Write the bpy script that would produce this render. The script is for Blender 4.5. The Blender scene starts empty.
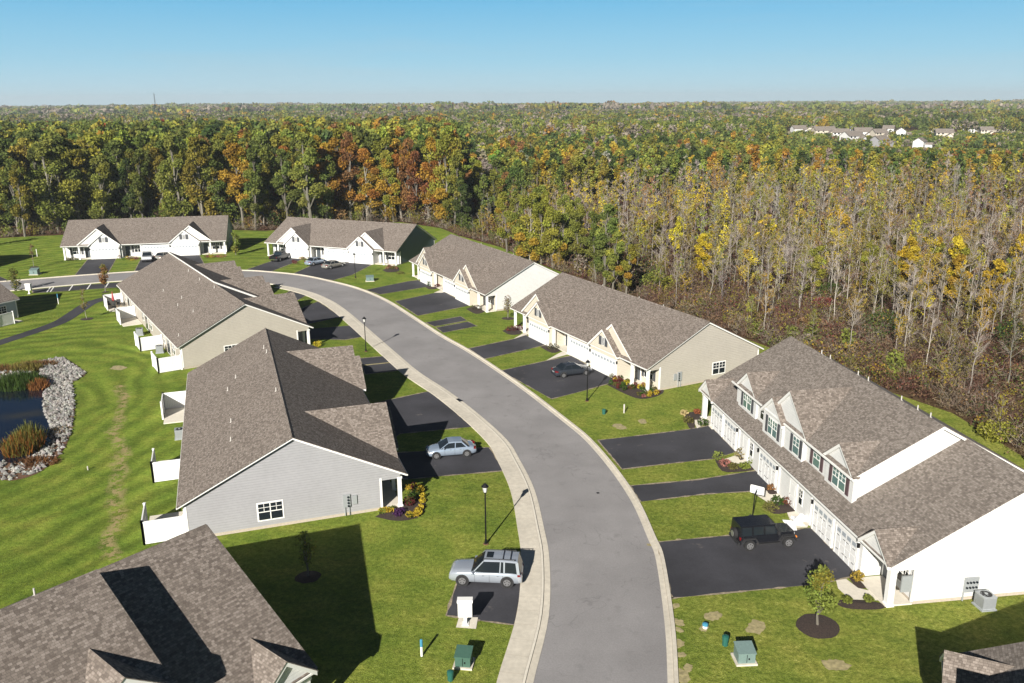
import bpy, bmesh, math, random
import numpy as np
from mathutils import Vector, Matrix
C = bpy.context.scene.collection
R = math.radians
rng = np.random.default_rng(7)
random.seed(7)

# ---------------------------------------------------------------- survey camera
FPX, PITCH, ROLL, CAMH = 834.8, R(15.96), R(.275), 30.0
def G(px, py, h=0.0):
    """ground position (or at height h) seen at a surveyed image point"""
    a, b = px - 512, py - 341.5
    c, s = math.cos(ROLL), math.sin(ROLL)
    u = c*a - s*b; v = s*a + c*b
    d = (u/FPX, math.cos(PITCH) - v/FPX*math.sin(PITCH), -math.sin(PITCH) - v/FPX*math.cos(PITCH))
    t = (h - CAMH)/d[2]
    return (d[0]*t, d[1]*t)
def GG(pts, h=0.0): return [G(x, y, h) for x, y in pts]

# ---------------------------------------------------------------- materials
M = {}
def mat(name, col, rough=.8, metal=0., bump=0., scale=20., var=.0, vscale=8., spec=.5, coat=0., var2=0., v2scale=.6):
    m = bpy.data.materials.new(name); m.use_nodes = True
    nt = m.node_tree; b = nt.nodes['Principled BSDF']
    b.inputs['Roughness'].default_value = rough; b.inputs['Metallic'].default_value = metal
    b.inputs['Specular IOR Level'].default_value = spec
    b.inputs['Base Color'].default_value = (*col, 1)
    if coat: b.inputs['Coat Weight'].default_value = coat; b.inputs['Coat Roughness'].default_value = .05
    tc = nt.nodes.new('ShaderNodeTexCoord')
    out = None
    def noise(sc, det=5):
        n = nt.nodes.new('ShaderNodeTexNoise'); n.inputs['Scale'].default_value = sc; n.inputs['Detail'].default_value = det
        nt.links.new(tc.outputs['Object'], n.inputs['Vector']); return n
    if var or var2:
        cur = None
        for k, (v, sc) in enumerate(((var, vscale), (var2, v2scale))):
            if not v: continue
            n = noise(sc)
            mr = nt.nodes.new('ShaderNodeMapRange'); mr.inputs['From Min'].default_value = .3; mr.inputs['From Max'].default_value = .7
            mr.inputs['To Min'].default_value = 1 - v; mr.inputs['To Max'].default_value = 1 + v
            nt.links.new(n.outputs['Fac'], mr.inputs['Value'])
            mx = nt.nodes.new('ShaderNodeMix'); mx.data_type = 'RGBA'; mx.blend_type = 'MULTIPLY'; mx.inputs['Factor'].default_value = 1
            if cur is None: mx.inputs['A'].default_value = (*col, 1)
            else: nt.links.new(cur, mx.inputs['A'])
            nt.links.new(mr.outputs['Result'], mx.inputs['B']); cur = mx.outputs['Result']
        nt.links.new(cur, b.inputs['Base Color'])
    if bump:
        n = noise(scale); bp = nt.nodes.new('ShaderNodeBump'); bp.inputs['Strength'].default_value = bump; bp.inputs['Distance'].default_value = .02
        nt.links.new(n.outputs['Fac'], bp.inputs['Height']); nt.links.new(bp.outputs['Normal'], b.inputs['Normal'])
    M[name] = m; return m

def mnode(nt, op, a=None, b=None, c=None):
    n = nt.nodes.new('ShaderNodeMath'); n.operation = op
    for i, v in enumerate((a, b, c)):
        if v is None: continue
        if isinstance(v, (int, float)): n.inputs[i].default_value = v
        else: nt.links.new(v, n.inputs[i])
    return n.outputs[0]
def ramp(nt, fac, stops):
    n = nt.nodes.new('ShaderNodeValToRGB'); e = n.color_ramp.elements
    while len(e) < len(stops): e.new(.5)
    for i, (p, c) in enumerate(stops): e[i].position = p; e[i].color = (*c, 1) if len(c) == 3 else c
    nt.links.new(fac, n.inputs['Fac']); return n.outputs['Color']
def mixc(nt, fac, a, b, mode='MIX'):
    n = nt.nodes.new('ShaderNodeMix'); n.data_type = 'RGBA'; n.blend_type = mode
    for k, v in (('Factor', fac), ('A', a), ('B', b)):
        if isinstance(v, (int, float)): n.inputs[k].default_value = v
        elif isinstance(v, tuple): n.inputs[k].default_value = (*v, 1)
        else: nt.links.new(v, n.inputs[k])
    return n.outputs['Result']
def noisen(nt, vec, sc, det=4, rough=.5):
    n = nt.nodes.new('ShaderNodeTexNoise'); n.inputs['Scale'].default_value = sc; n.inputs['Detail'].default_value = det
    n.inputs['Roughness'].default_value = rough; nt.links.new(vec, n.inputs['Vector']); return n.outputs['Fac']
def mrange(nt, v, a, b, c=0., d=1.):
    n = nt.nodes.new('ShaderNodeMapRange')
    for k, x in zip(('From Min', 'From Max', 'To Min', 'To Max'), (a, b, c, d)): n.inputs[k].default_value = x
    nt.links.new(v, n.inputs['Value']); return n.outputs['Result']

def siding(name, col, rough=.55):
    """horizontal lap siding, course 0.13 m, plain dirt variation"""
    m = mat(name, col, rough, var=.04, vscale=3, var2=.04, v2scale=.4); nt = m.node_tree; b = nt.nodes['Principled BSDF']
    tc = nt.nodes.new('ShaderNodeTexCoord'); sp = nt.nodes.new('ShaderNodeSeparateXYZ'); nt.links.new(tc.outputs['Object'], sp.inputs[0])
    f = mnode(nt, 'FRACT', mnode(nt, 'DIVIDE', sp.outputs['Z'], .2))
    h = mnode(nt, 'MULTIPLY', f, -1.)
    bp = nt.nodes.new('ShaderNodeBump'); bp.inputs['Strength'].default_value = .9; bp.inputs['Distance'].default_value = .02
    nt.links.new(h, bp.inputs['Height']); nt.links.new(bp.outputs['Normal'], b.inputs['Normal'])
    # the thin joint under each lap
    line = mnode(nt, 'GREATER_THAN', f, .88)
    src = b.inputs['Base Color'].links[0].from_socket
    nt.links.new(mixc(nt, mnode(nt, 'MULTIPLY', line, .16), src, (col[0]*.45, col[1]*.45, col[2]*.45)), b.inputs['Base Color'])
    return m

def shingle(name, cols):
    m = bpy.data.materials.new(name); m.use_nodes = True; nt = m.node_tree; b = nt.nodes['Principled BSDF']
    b.inputs['Roughness'].default_value = .95; b.inputs['Specular IOR Level'].default_value = .2
    uv = nt.nodes.new('ShaderNodeUVMap'); uv.uv_map = 'UVMap'
    br = nt.nodes.new('ShaderNodeTexBrick'); nt.links.new(uv.outputs[0], br.inputs['Vector'])
    br.inputs['Scale'].default_value = 1; br.inputs['Brick Width'].default_value = .17; br.inputs['Row Height'].default_value = .13
    br.inputs['Mortar Size'].default_value = .006; br.inputs['Mortar Smooth'].default_value = .3
    br.inputs['Color1'].default_value = (0, 0, 0, 1); br.inputs['Color2'].default_value = (1, 1, 1, 1); br.inputs['Mortar'].default_value = (.25, .25, .25, 1)
    br.offset = .37; br.squash = 1.3; br.squash_frequency = 3
    sep = nt.nodes.new('ShaderNodeSeparateColor'); nt.links.new(br.outputs['Color'], sep.inputs[0])
    n1 = noisen(nt, uv.outputs[0], 5.5, 3, .7); n2 = noisen(nt, uv.outputs[0], .12, 3)
    t = mnode(nt, 'ADD', mnode(nt, 'MULTIPLY', sep.outputs[0], .5), mnode(nt, 'MULTIPLY', n1, .5))
    c = ramp(nt, t, [(.12, cols[0]), (.38, cols[1]), (.6, cols[2]), (.85, cols[3])])
    mul = mrange(nt, n2, .3, .7, .95, 1.05)
    n3 = noisen(nt, uv.outputs[0], 40, 2); mul2 = mrange(nt, n3, .3, .7, .8, 1.2)
    c = mixc(nt, 1., c, mul, 'MULTIPLY'); c = mixc(nt, 1., c, mul2, 'MULTIPLY')
    c = mixc(nt, mnode(nt, 'MULTIPLY', br.outputs['Fac'], .6), c, (.03, .027, .025))
    nt.links.new(c, b.inputs['Base Color'])
    bp = nt.nodes.new('ShaderNodeBump'); bp.inputs['Strength'].default_value = .5; bp.inputs['Distance'].default_value = .015
    nt.links.new(mnode(nt, 'ADD', sep.outputs[0], mnode(nt, 'MULTIPLY', br.outputs['Fac'], -1.)), bp.inputs['Height']); nt.links.new(bp.outputs['Normal'], b.inputs['Normal'])
    M[name] = m; return m

shingle('shingle', [(.082, .067, .057), (.142, .119, .102), (.196, .166, .144), (.28, .243, .214)])
shingle('shingle_warm', [(.098, .082, .070), (.155, .133, .115), (.208, .180, .157), (.285, .25, .222)])
siding('siding_white', (.56, .56, .55)); siding('siding_cream', (.50, .455, .375)); siding('siding_tan', (.37, .34, .29)); siding('siding_beige', (.36, .335, .29))
siding('siding_grey', (.275, .275, .285)); siding('siding_slate', (.10, .14, .17)); siding('siding_shade_blue', (.33, .38, .43))  # last one: bluish shade of the left-edge house wall put into its siding colour
mat('trim', (.72, .715, .69), .45); mat('door_white', (.66, .66, .65), .5, var=.03, vscale=4)
mat('vinyl', (.74, .74, .73), .4); mat('glass', (.012, .016, .02), .06, spec=.35); mat('glass_teal', (.10, .17, .16), .06, spec=.8)
mat('shutter', (.055, .058, .065), .6); mat('shutter_red', (.075, .045, .05), .6); mat('dark_door', (.05, .06, .07), .5); mat('tan_door', (.35, .28, .17), .6)
mat('concrete', (.50, .46, .385), .9, var=.1, vscale=3, var2=.1, v2scale=.3, bump=.2, scale=30); mat('concrete_new', (.58, .54, .46), .9, var=.07, vscale=4)
mat('foundation', (.38, .33, .27), .9, var=.1); mat('black_metal', (.015, .015, .017), .4, .6); mat('grey_metal', (.33, .35, .36), .5, .3, var=.05)
mat('box_green', (.045, .10, .075), .5, var=.08); mat('box_pale', (.13, .19, .18), .5, var=.08); mat('pvc', (.45, .43, .40), .6)
mat('lamp_glass', (.55, .55, .52), .2); mat('mulch', (.035, .023, .018), 1., bump=1., scale=18, var=.5, vscale=12); mat('mulch_brown', (.12, .06, .03), 1., bump=1., scale=18, var=.5, vscale=12)
mat('dirt', (.28, .24, .12), 1., bump=.8, scale=8, var=.3, vscale=4); mat('tyre', (.012, .012, .013), .85); mat('alloy', (.45, .45, .46), .3, .8)
mat('tail_red', (.13, .006, .006), .25); mat('head_lens', (.33, .34, .35), .1); mat('amber', (.75, .22, .03), .3); mat('chrome', (.6, .6, .62), .15, 1.)
mat('paint_silver', (.40, .44, .50), .22, .45, coat=1.); mat('paint_silver_blue', (.33, .40, .50), .22, .45, coat=1.); mat('paint_black', (.008, .009, .012), .25, 0., coat=.4, spec=.3); mat('paint_grey', (.028, .033, .042), .25, .2, coat=.6, spec=.4)
mat('paint_white', (.62, .63, .64), .25, .1, coat=1.); mat('paint_champagne', (.38, .36, .32), .25, .5, coat=1.)
mat('plastic_dark', (.02, .02, .022), .6); mat('orange', (.75, .28, .03), .6); mat('sheet_white', (.8, .8, .8), .8); mat('wood_tan', (.42, .30, .19), .7); mat('red_cloth', (.35, .05, .05), .8)
mat('grit', (.24, .20, .14), 1., bump=.6, scale=12, var=.35, vscale=5); mat('stone', (.40, .38, .35), .9, var=.3, vscale=2.5, bump=.4, scale=4); mat('teal', (.015, .09, .07), .5); mat('blue_cap', (.05, .22, .33), .5); mat('pink_cloth', (.6, .25, .25), .8); mat('cushion', (.45, .38, .25), .9)
mat('hub_black', (.03, .03, .03), .5, .4); mat('board_clear', (.45, .5, .52), .2)

def road_mat(name, col, patch, stain, dusty=0.):
    m = bpy.data.materials.new(name); m.use_nodes = True; nt = m.node_tree; b = nt.nodes['Principled BSDF']
    b.inputs['Roughness'].default_value = .88; b.inputs['Specular IOR Level'].default_value = .3
    tc = nt.nodes.new('ShaderNodeTexCoord').outputs['Object']
    fine = noisen(nt, tc, 9., 6, .7); big = noisen(nt, tc, .16, 5, .6); mid = noisen(nt, tc, .9, 4)
    c = mixc(nt, mrange(nt, big, .35, .65), tuple(x*(1-patch) for x in col), tuple(x*(1+patch) for x in col))
    c = mixc(nt, 1., c, mrange(nt, fine, .3, .7, .86, 1.14), 'MULTIPLY')
    c = mixc(nt, mnode(nt, 'MULTIPLY', mrange(nt, mid, .6, .75), stain), c, tuple(x*.6 for x in col))
    if dusty:
        d = noisen(nt, tc, .5, 6, .7); c = mixc(nt, mnode(nt, 'MULTIPLY', mrange(nt, d, .62, .8), dusty), c, (.25, .22, .19))
    # fine cracks sealed with tar
    mp = nt.nodes.new('ShaderNodeTexVoronoi'); mp.feature = 'DISTANCE_TO_EDGE'; mp.inputs['Scale'].default_value = .07
    w = nt.nodes.new('ShaderNodeVectorMath'); w.operation = 'ADD'; nn = nt.nodes.new('ShaderNodeTexNoise'); nn.inputs['Scale'].default_value = .5
    nt.links.new(tc, nn.inputs['Vector']); sc = nt.nodes.new('ShaderNodeVectorMath'); sc.operation = 'SCALE'; sc.inputs['Scale'].default_value = 5; nt.links.new(nn.outputs['Color'], sc.inputs[0])
    nt.links.new(tc, w.inputs[0]); nt.links.new(sc.outputs[0], w.inputs[1]); nt.links.new(w.outputs[0], mp.inputs['Vector'])
    cr = mrange(nt, mp.outputs['Distance'], .0015, .0035, 1., 0.)
    c = mixc(nt, mnode(nt, 'MULTIPLY', cr, .30 if stain else 0.), c, tuple(x*.45 for x in col))
    nt.links.new(c, b.inputs['Base Color'])
    bp = nt.nodes.new('ShaderNodeBump'); bp.inputs['Strength'].default_value = .3; bp.inputs['Distance'].default_value = .01
    nt.links.new(fine, bp.inputs['Height']); nt.links.new(bp.outputs['Normal'], b.inputs['Normal']); M[name] = m; return m
road_mat('asphalt', (.228, .220, .221), .12, .45); road_mat('asphalt_new', (.040, .040, .047), .28, 0., .7)

POND = G(12, 420)
def grass_mat():
    m = bpy.data.materials.new('grass'); m.use_nodes = True; nt = m.node_tree; b = nt.nodes['Principled BSDF']
    b.inputs['Roughness'].default_value = 1.; b.inputs['Specular IOR Level'].default_value = .1
    tc = nt.nodes.new('ShaderNodeTexCoord').outputs['Object']
    n0 = noisen(nt, tc, .035, 5, .6); n1 = noisen(nt, tc, .35, 6, .65); n2 = noisen(nt, tc, 3.2, 6, .75); n3 = noisen(nt, tc, 14., 3, .6)
    base = ramp(nt, n1, [(.3, (.090, .150, .018)), (.5, (.142, .205, .026)), (.72, (.225, .255, .042))])
    dry = ramp(nt, n2, [(.3, (.155, .190, .028)), (.55, (.285, .285, .060)), (.75, (.44, .39, .15))])
    sp = nt.nodes.new('ShaderNodeSeparateXYZ'); nt.links.new(tc, sp.inputs[0])
    # lawns by the road nearer the viewer are drier than the one round the pond
    dryness = mrange(nt, mnode(nt, 'ADD', sp.outputs['X'], mnode(nt, 'MULTIPLY', sp.outputs['Y'], -.35)), -45., 8., .1, .62)
    f = mnode(nt, 'MULTIPLY', mrange(nt, n1, .35, .65, .4, 1.3), dryness)
    c = mixc(nt, f, base, dry)
    c = mixc(nt, 1., c, mrange(nt, n3, .25, .75, .62, 1.4), 'MULTIPLY')
    c = mixc(nt, 1., c, mrange(nt, n2, .28, .72, .55, 1.42), 'MULTIPLY')
    c = mixc(nt, 1., c, mrange(nt, n0, .3, .7, .85, 1.15), 'MULTIPLY')
    # mower passes: rings round the pond on the left, straight runs elsewhere
    dx = mnode(nt, 'SUBTRACT', sp.outputs['X'], POND[0] - 6); dy = mnode(nt, 'MULTIPLY', mnode(nt, 'SUBTRACT', sp.outputs['Y'], POND[1]), .72)
    d = mnode(nt, 'SQRT', mnode(nt, 'ADD', mnode(nt, 'MULTIPLY', dx, dx), mnode(nt, 'MULTIPLY', dy, dy)))
    wob = mnode(nt, 'MULTIPLY', noisen(nt, tc, .07, 3), 26.)
    ring = mnode(nt, 'SINE', mnode(nt, 'ADD', mnode(nt, 'MULTIPLY', d, 2.9), wob))
    lin = mnode(nt, 'SINE', mnode(nt, 'ADD', mnode(nt, 'MULTIPLY', mnode(nt, 'ADD', mnode(nt, 'MULTIPLY', sp.outputs['X'], .3), sp.outputs['Y']), 4.6), mnode(nt, 'MULTIPLY', wob, .15)))
    isl = mrange(nt, mnode(nt, 'ADD', sp.outputs['X'], mnode(nt, 'MULTIPLY', sp.outputs['Y'], .05)), -22., -18., 1., 0.)
    amp = mrange(nt, noisen(nt, tc, .06, 3), .35, .6, .3, 1.)
    st = mnode(nt, 'ADD', mnode(nt, 'MULTIPLY', mnode(nt, 'MULTIPLY', ring, isl), .25), mnode(nt, 'MULTIPLY', mnode(nt, 'MULTIPLY', lin, mnode(nt, 'SUBTRACT', 1., isl)), .07))
    c = mixc(nt, 1., c, mnode(nt, 'ADD', 1., mnode(nt, 'MULTIPLY', st, amp)), 'MULTIPLY')
    # the worn strip of bare earth between the pond and the patios
    p0, p1 = G(121, 385), G(112, 560)
    ax, ay = p1[0]-p0[0], p1[1]-p0[1]; ln = math.hypot(ax, ay); ax /= ln; ay /= ln
    rx = mnode(nt, 'SUBTRACT', sp.outputs['X'], p0[0]); ry = mnode(nt, 'SUBTRACT', sp.outputs['Y'], p0[1])
    al = mnode(nt, 'ADD', mnode(nt, 'MULTIPLY', rx, ax), mnode(nt, 'MULTIPLY', ry, ay))
    off = mnode(nt, 'ABSOLUTE', mnode(nt, 'ADD', mnode(nt, 'SUBTRACT', mnode(nt, 'MULTIPLY', rx, ay), mnode(nt, 'MULTIPLY', ry, ax)), mnode(nt, 'MULTIPLY', mnode(nt, 'SUBTRACT', noisen(nt, tc, .25, 2), .5), 3.)))
    inside = mnode(nt, 'MULTIPLY', mnode(nt, 'GREATER_THAN', al, 0.), mnode(nt, 'LESS_THAN', al, ln))
    pm = mnode(nt, 'MULTIPLY', mnode(nt, 'MULTIPLY', mrange(nt, off, .15, .85, 1., 0.), inside), mrange(nt, noisen(nt, tc, 1.1, 7, .8), .48, .52))
    c = mixc(nt, mnode(nt, 'MULTIPLY', pm, .85), c, (.38, .29, .15))
    nt.links.new(c, b.inputs['Base Color'])
    bp = nt.nodes.new('ShaderNodeBump'); bp.inputs['Strength'].default_value = 1.; bp.inputs['Distance'].default_value = .12
    nt.links.new(mnode(nt, 'ADD', n3, mnode(nt, 'MULTIPLY', n2, .8)), bp.inputs['Height']); nt.links.new(bp.outputs['Normal'], b.inputs['Normal']); M['grass'] = m
grass_mat()
def floor_mat():
    m = bpy.data.materials.new('forest_floor'); m.use_nodes = True; nt = m.node_tree; b = nt.nodes['Principled BSDF']
    b.inputs['Roughness'].default_value = 1.; b.inputs['Specular IOR Level'].default_value = .05
    tc = nt.nodes.new('ShaderNodeTexCoord').outputs['Object']
    c = ramp(nt, noisen(nt, tc, 1.6, 8, .75), [(.3, (.022, .018, .010)), (.48, (.075, .045, .026)), (.6, (.11, .08, .04)), (.75, (.06, .075, .02))])
    c2 = mixc(nt, mrange(nt, noisen(nt, tc, .05, 4), .5, .62), c, (.075, .03, .022)); nt.links.new(c2, b.inputs['Base Color']); M['forest_floor'] = m
floor_mat()
def water_mat():
    m = mat('water', (.010, .022, .05), .08, spec=.6); nt = m.node_tree; b = nt.nodes['Principled BSDF']
    tc = nt.nodes.new('ShaderNodeTexCoord').outputs['Object']
    c = mixc(nt, mrange(nt, noisen(nt, tc, .2, 3), .5, .65), (.003, .006, .017), (.022, .019, .012)); nt.links.new(c, b.inputs['Base Color'])
    bp = nt.nodes.new('ShaderNodeBump'); bp.inputs['Strength'].default_value = .12; bp.inputs['Distance'].default_value = .05
    nt.links.new(noisen(nt, tc, 3., 3), bp.inputs['Height']); nt.links.new(bp.outputs['Normal'], b.inputs['Normal'])
water_mat()
def leaf_mat(name, trans=.3):
    m = bpy.data.materials.new(name); m.use_nodes = True; nt = m.node_tree; nt.nodes.clear()
    o = nt.nodes.new('ShaderNodeOutputMaterial'); at = nt.nodes.new('ShaderNodeAttribute'); at.attribute_name = 'Col'
    oi = nt.nodes.new('ShaderNodeObjectInfo')
    hs = nt.nodes.new('ShaderNodeHueSaturation'); nt.links.new(at.outputs['Color'], hs.inputs['Color'])
    nt.links.new(mrange(nt, oi.outputs['Random'], 0, 1, .488, .512), hs.inputs['Hue']); nt.links.new(mrange(nt, oi.outputs['Random'], 0, 1, .85, 1.15), hs.inputs['Value'])
    d = nt.nodes.new('ShaderNodeBsdfDiffuse'); nt.links.new(hs.outputs['Color'], d.inputs['Color'])
    if trans:
        t = nt.nodes.new('ShaderNodeBsdfTranslucent'); nt.links.new(hs.outputs['Color'], t.inputs['Color'])
        mx = nt.nodes.new('ShaderNodeMixShader'); mx.inputs[0].default_value = trans
        nt.links.new(d.outputs[0], mx.inputs[1]); nt.links.new(t.outputs[0], mx.inputs[2]); nt.links.new(mx.outputs[0], o.inputs[0])
    else: nt.links.new(d.outputs[0], o.inputs[0])
    M[name] = m
leaf_mat('leaf', .38); leaf_mat('bark', 0)

# ---------------------------------------------------------------- object helpers
def tag(o, label=None, cat=None, group=None, kind=None):
    if label: o['label'] = label
    if cat: o['category'] = cat
    if group: o['group'] = group
    if kind: o['kind'] = kind
    return o
def empty(name, loc=(0, 0, 0), rz=0., label=None, cat=None, group=None):
    o = bpy.data.objects.new(name, None); C.objects.link(o); o.location = loc; o.rotation_euler = (0, 0, rz); o.empty_display_size = .5
    return tag(o, label, cat, group)
class MB:
    """collects faces and links them as one mesh object"""
    def __init__(s): s.v = []; s.f = []; s.uv = {}; s.mi = []
    def poly(s, pts, uv=None, mi=0):
        i = len(s.v); s.v += [tuple(p) for p in pts]; s.f.append(tuple(range(i, i+len(pts)))); s.mi.append(mi)
        if uv: s.uv[len(s.f)-1] = uv
    def hexa(s, p, mi=0):
        """8 points: bottom 4 then top 4"""
        i = len(s.v); s.v += [tuple(q) for q in p]
        for f in ((0, 3, 2, 1), (4, 5, 6, 7), (0, 1, 5, 4), (1, 2, 6, 5), (2, 3, 7, 6), (3, 0, 4, 7)): s.f.append(tuple(i+k for k in f)); s.mi.append(mi)
    def box(s, x0, x1, y0, y1, z0, z1, mi=0):
        s.hexa([(x0, y0, z0), (x1, y0, z0), (x1, y1, z0), (x0, y1, z0), (x0, y0, z1), (x1, y0, z1), (x1, y1, z1), (x0, y1, z1)], mi)
    def tube(s, p0, p1, r0, r1=None, n=8, cap=True, mi=0):
        r1 = r0 if r1 is None else r1
        p0, p1 = Vector(p0), Vector(p1); d = (p1-p0).normalized(); a = d.orthogonal().normalized(); b = d.cross(a); i = len(s.v)
        for p, r in ((p0, r0), (p1, r1)):
            for k in range(n):
                t = 2*math.pi*k/n; s.v.append(tuple(p + (a*math.cos(t) + b*math.sin(t))*r))
        for k in range(n):
            k2 = (k+1) % n; s.f.append((i+k, i+k2, i+n+k2, i+n+k)); s.mi.append(mi)
        if cap:
            s.f.append(tuple(i+k for k in range(n))[::-1]); s.mi.append(mi); s.f.append(tuple(i+n+k for k in range(n))); s.mi.append(mi)
    def prism(s, outline, z0, z1, mi=0):
        n = len(outline); i = len(s.v)
        for z in (z0, z1): s.v += [(x, y, z) for x, y in outline]
        s.f.append(tuple(i+k for k in range(n))[::-1]); s.f.append(tuple(i+n+k for k in range(n))); s.mi += [mi, mi]
        for k in range(n): k2 = (k+1) % n; s.f.append((i+k, i+k2, i+n+k2, i+n+k)); s.mi.append(mi)
    def build(s, name, m, parent=None, recalc=True, smooth=False, flip=1):
        me = bpy.data.meshes.new(name)
        me.from_pydata([(x, y*flip, z) for x, y, z in s.v], [], s.f)
        if s.uv:
            ul = me.uv_layers.new(name='UVMap')
            for fi, uv in s.uv.items():
                for li, c in zip(me.polygons[fi].loop_indices, uv): ul.data[li].uv = c
        for mm in (m if isinstance(m, (list, tuple)) else [m]): me.materials.append(M[mm])
        if isinstance(m, (list, tuple)):
            for p, k in zip(me.polygons, s.mi): p.material_index = k
        if recalc:
            bm = bmesh.new(); bm.from_mesh(me); bmesh.ops.recalc_face_normals(bm, faces=bm.faces); bm.to_mesh(me); bm.free()
        if smooth:
            for p in me.polygons: p.use_smooth = True
        o = bpy.data.objects.new(name, me); C.objects.link(o); o.parent = parent
        return o
def copy_tree(o, parent=None):
    c = o.copy(); C.objects.link(c); c.parent = parent
    for ch in list(o.children): copy_tree(ch, c)
    return c
def sheet(name, pts, z, m, label=None):
    b = MB(); b.poly([(x, y, z) for x, y in pts]); o = b.build(name, m, recalc=False)
    if o.data.polygons[0].normal.z < 0: o.data.flip_normals()
    return tag(o, kind='structure', label=label, cat=name.replace('_', ' ') if label else None)
def smoothline(pts, n=6):
    """Catmull-Rom through the points"""
    P = [Vector(p) for p in pts]; P = [P[0]*2-P[1]] + P + [P[-1]*2-P[-2]]; out = []
    for i in range(1, len(P)-2):
        for k in range(n):
            t = k/n; a, b, c, d = P[i-1:i+3]
            out.append(.5*((2*b) + (c-a)*t + (2*a-5*b+4*c-d)*t*t + (3*b-a-3*c+d)*t**3))
    out.append(P[-2]); return out
def offset(line, d):
    out = []
    for i, p in enumerate(line):
        t = (line[min(i+1, len(line)-1)] - line[max(i-1, 0)]).normalized(); out.append(p + Vector((t.y, -t.x))*d)
    return out
def band(name, l0, l1, z, m, thick=0.):
    b = MB()
    for i in range(len(l0)-1):
        q = [l0[i], l0[i+1], l1[i+1], l1[i]]
        if thick: b.poly([(p.x, p.y, z) for p in q]); b.poly([(l0[i].x, l0[i].y, z), (l0[i+1].x, l0[i+1].y, z), (l0[i+1].x, l0[i+1].y, z-thick), (l0[i].x, l0[i].y, z-thick)]); b.poly([(l1[i].x, l1[i].y, z), (l1[i+1].x, l1[i+1].y, z), (l1[i+1].x, l1[i+1].y, z-thick), (l1[i].x, l1[i].y, z-thick)])
        else: b.poly([(p.x, p.y, z) for p in q])
    o = b.build(name, m, recalc=False)
    return tag(o, kind='structure')
# ---------------------------------------------------------------- houses
def roof_face(b, pts, t=.05):
    """a shingled slab: pts is the top outline; the first edge runs along the courses"""
    p = [Vector(q) for q in pts]; u = (p[1]-p[0]).normalized(); n = (p[1]-p[0]).cross(p[-1]-p[0]).normalized(); v = n.cross(u)
    if v.z < 0: v = -v
    uv = [(q.dot(u), q.dot(v)) for q in p]
    b.poly(p, uv)
    lo = [q - Vector((0, 0, t)) for q in p]; k = len(p)
    for i in range(k): j = (i+1) % k; b.poly([p[i], p[j], lo[j], lo[i]], [uv[i], uv[j], uv[j], uv[i]])
def slab(b, pts, t):
    p = [Vector(q) for q in pts]; lo = [q - Vector((0, 0, t)) for q in p]; k = len(p)
    b.poly(p); b.poly(lo[::-1])
    for i in range(k): j = (i+1) % k; b.poly([p[i], p[j], lo[j], lo[i]])
dz = lambda pts, d: [(x, y, z+d) for x, y, z in pts]

def window(root, F, a, z, w, h, b, axis='front', panes=2, shut=None, glass='glass', nm='window'):
    """a flat double-hung window; axis front: lies in the plane b facing -b; near: in plane a=b facing -a; back: faces +b"""
    f = MB(); g = MB(); s = MB(); t = .07
    def put(mb, x0, x1, z0, z1, d0, d1):
        if axis == 'front': mb.box(x0, x1, b-d1, b-d0, z0, z1)
        elif axis == 'back': mb.box(x0, x1, b+d0, b+d1, z0, z1)
        elif axis == 'near': mb.box(b-d1, b-d0, x0, x1, z0, z1)
    n = panes; x0 = a-w/2
    put(f, x0-t, x0+w+t, z-t, z+h+t, -.05, .03)
    for k in range(n):
        u0 = x0 + w*k/n + t*.5; u1 = x0 + w*(k+1)/n - t*.5
        put(g, u0, u1, z+.04, z+h/2-.03, .03, .045); put(g, u0, u1, z+h/2+.03, z+h-.04, .03, .045)
        # grille bars on the upper sash and the meeting rail
        um = (u0+u1)/2; put(f, um-.018, um+.018, z+h/2, z+h, .04, .06); put(f, u0, u1, z+h*.74, z+h*.74+.035, .04, .06); put(f, u0, u1, z+h/2-.03, z+h/2+.03, .03, .07)
        if k: put(f, x0+w*k/n-t*.5, x0+w*k/n+t*.5, z, z+h, .03, .07)
    o = f.build(nm, 'trim', root, flip=F); g.build('glass_pane', glass, o, flip=F)
    if shut:
        for sx in (x0-t-.42, x0+w+t+.02):
            sh = MB(); put(sh, sx, sx+.4, z-.04, z+h+.04, 0, .05)
            for q in range(7): put(sh, sx+.05, sx+.35, z+h*(q+.3)/7, z+h*(q+.62)/7, .05, .065)
            sh.build('shutter', shut, root, flip=F)
    return o
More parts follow.
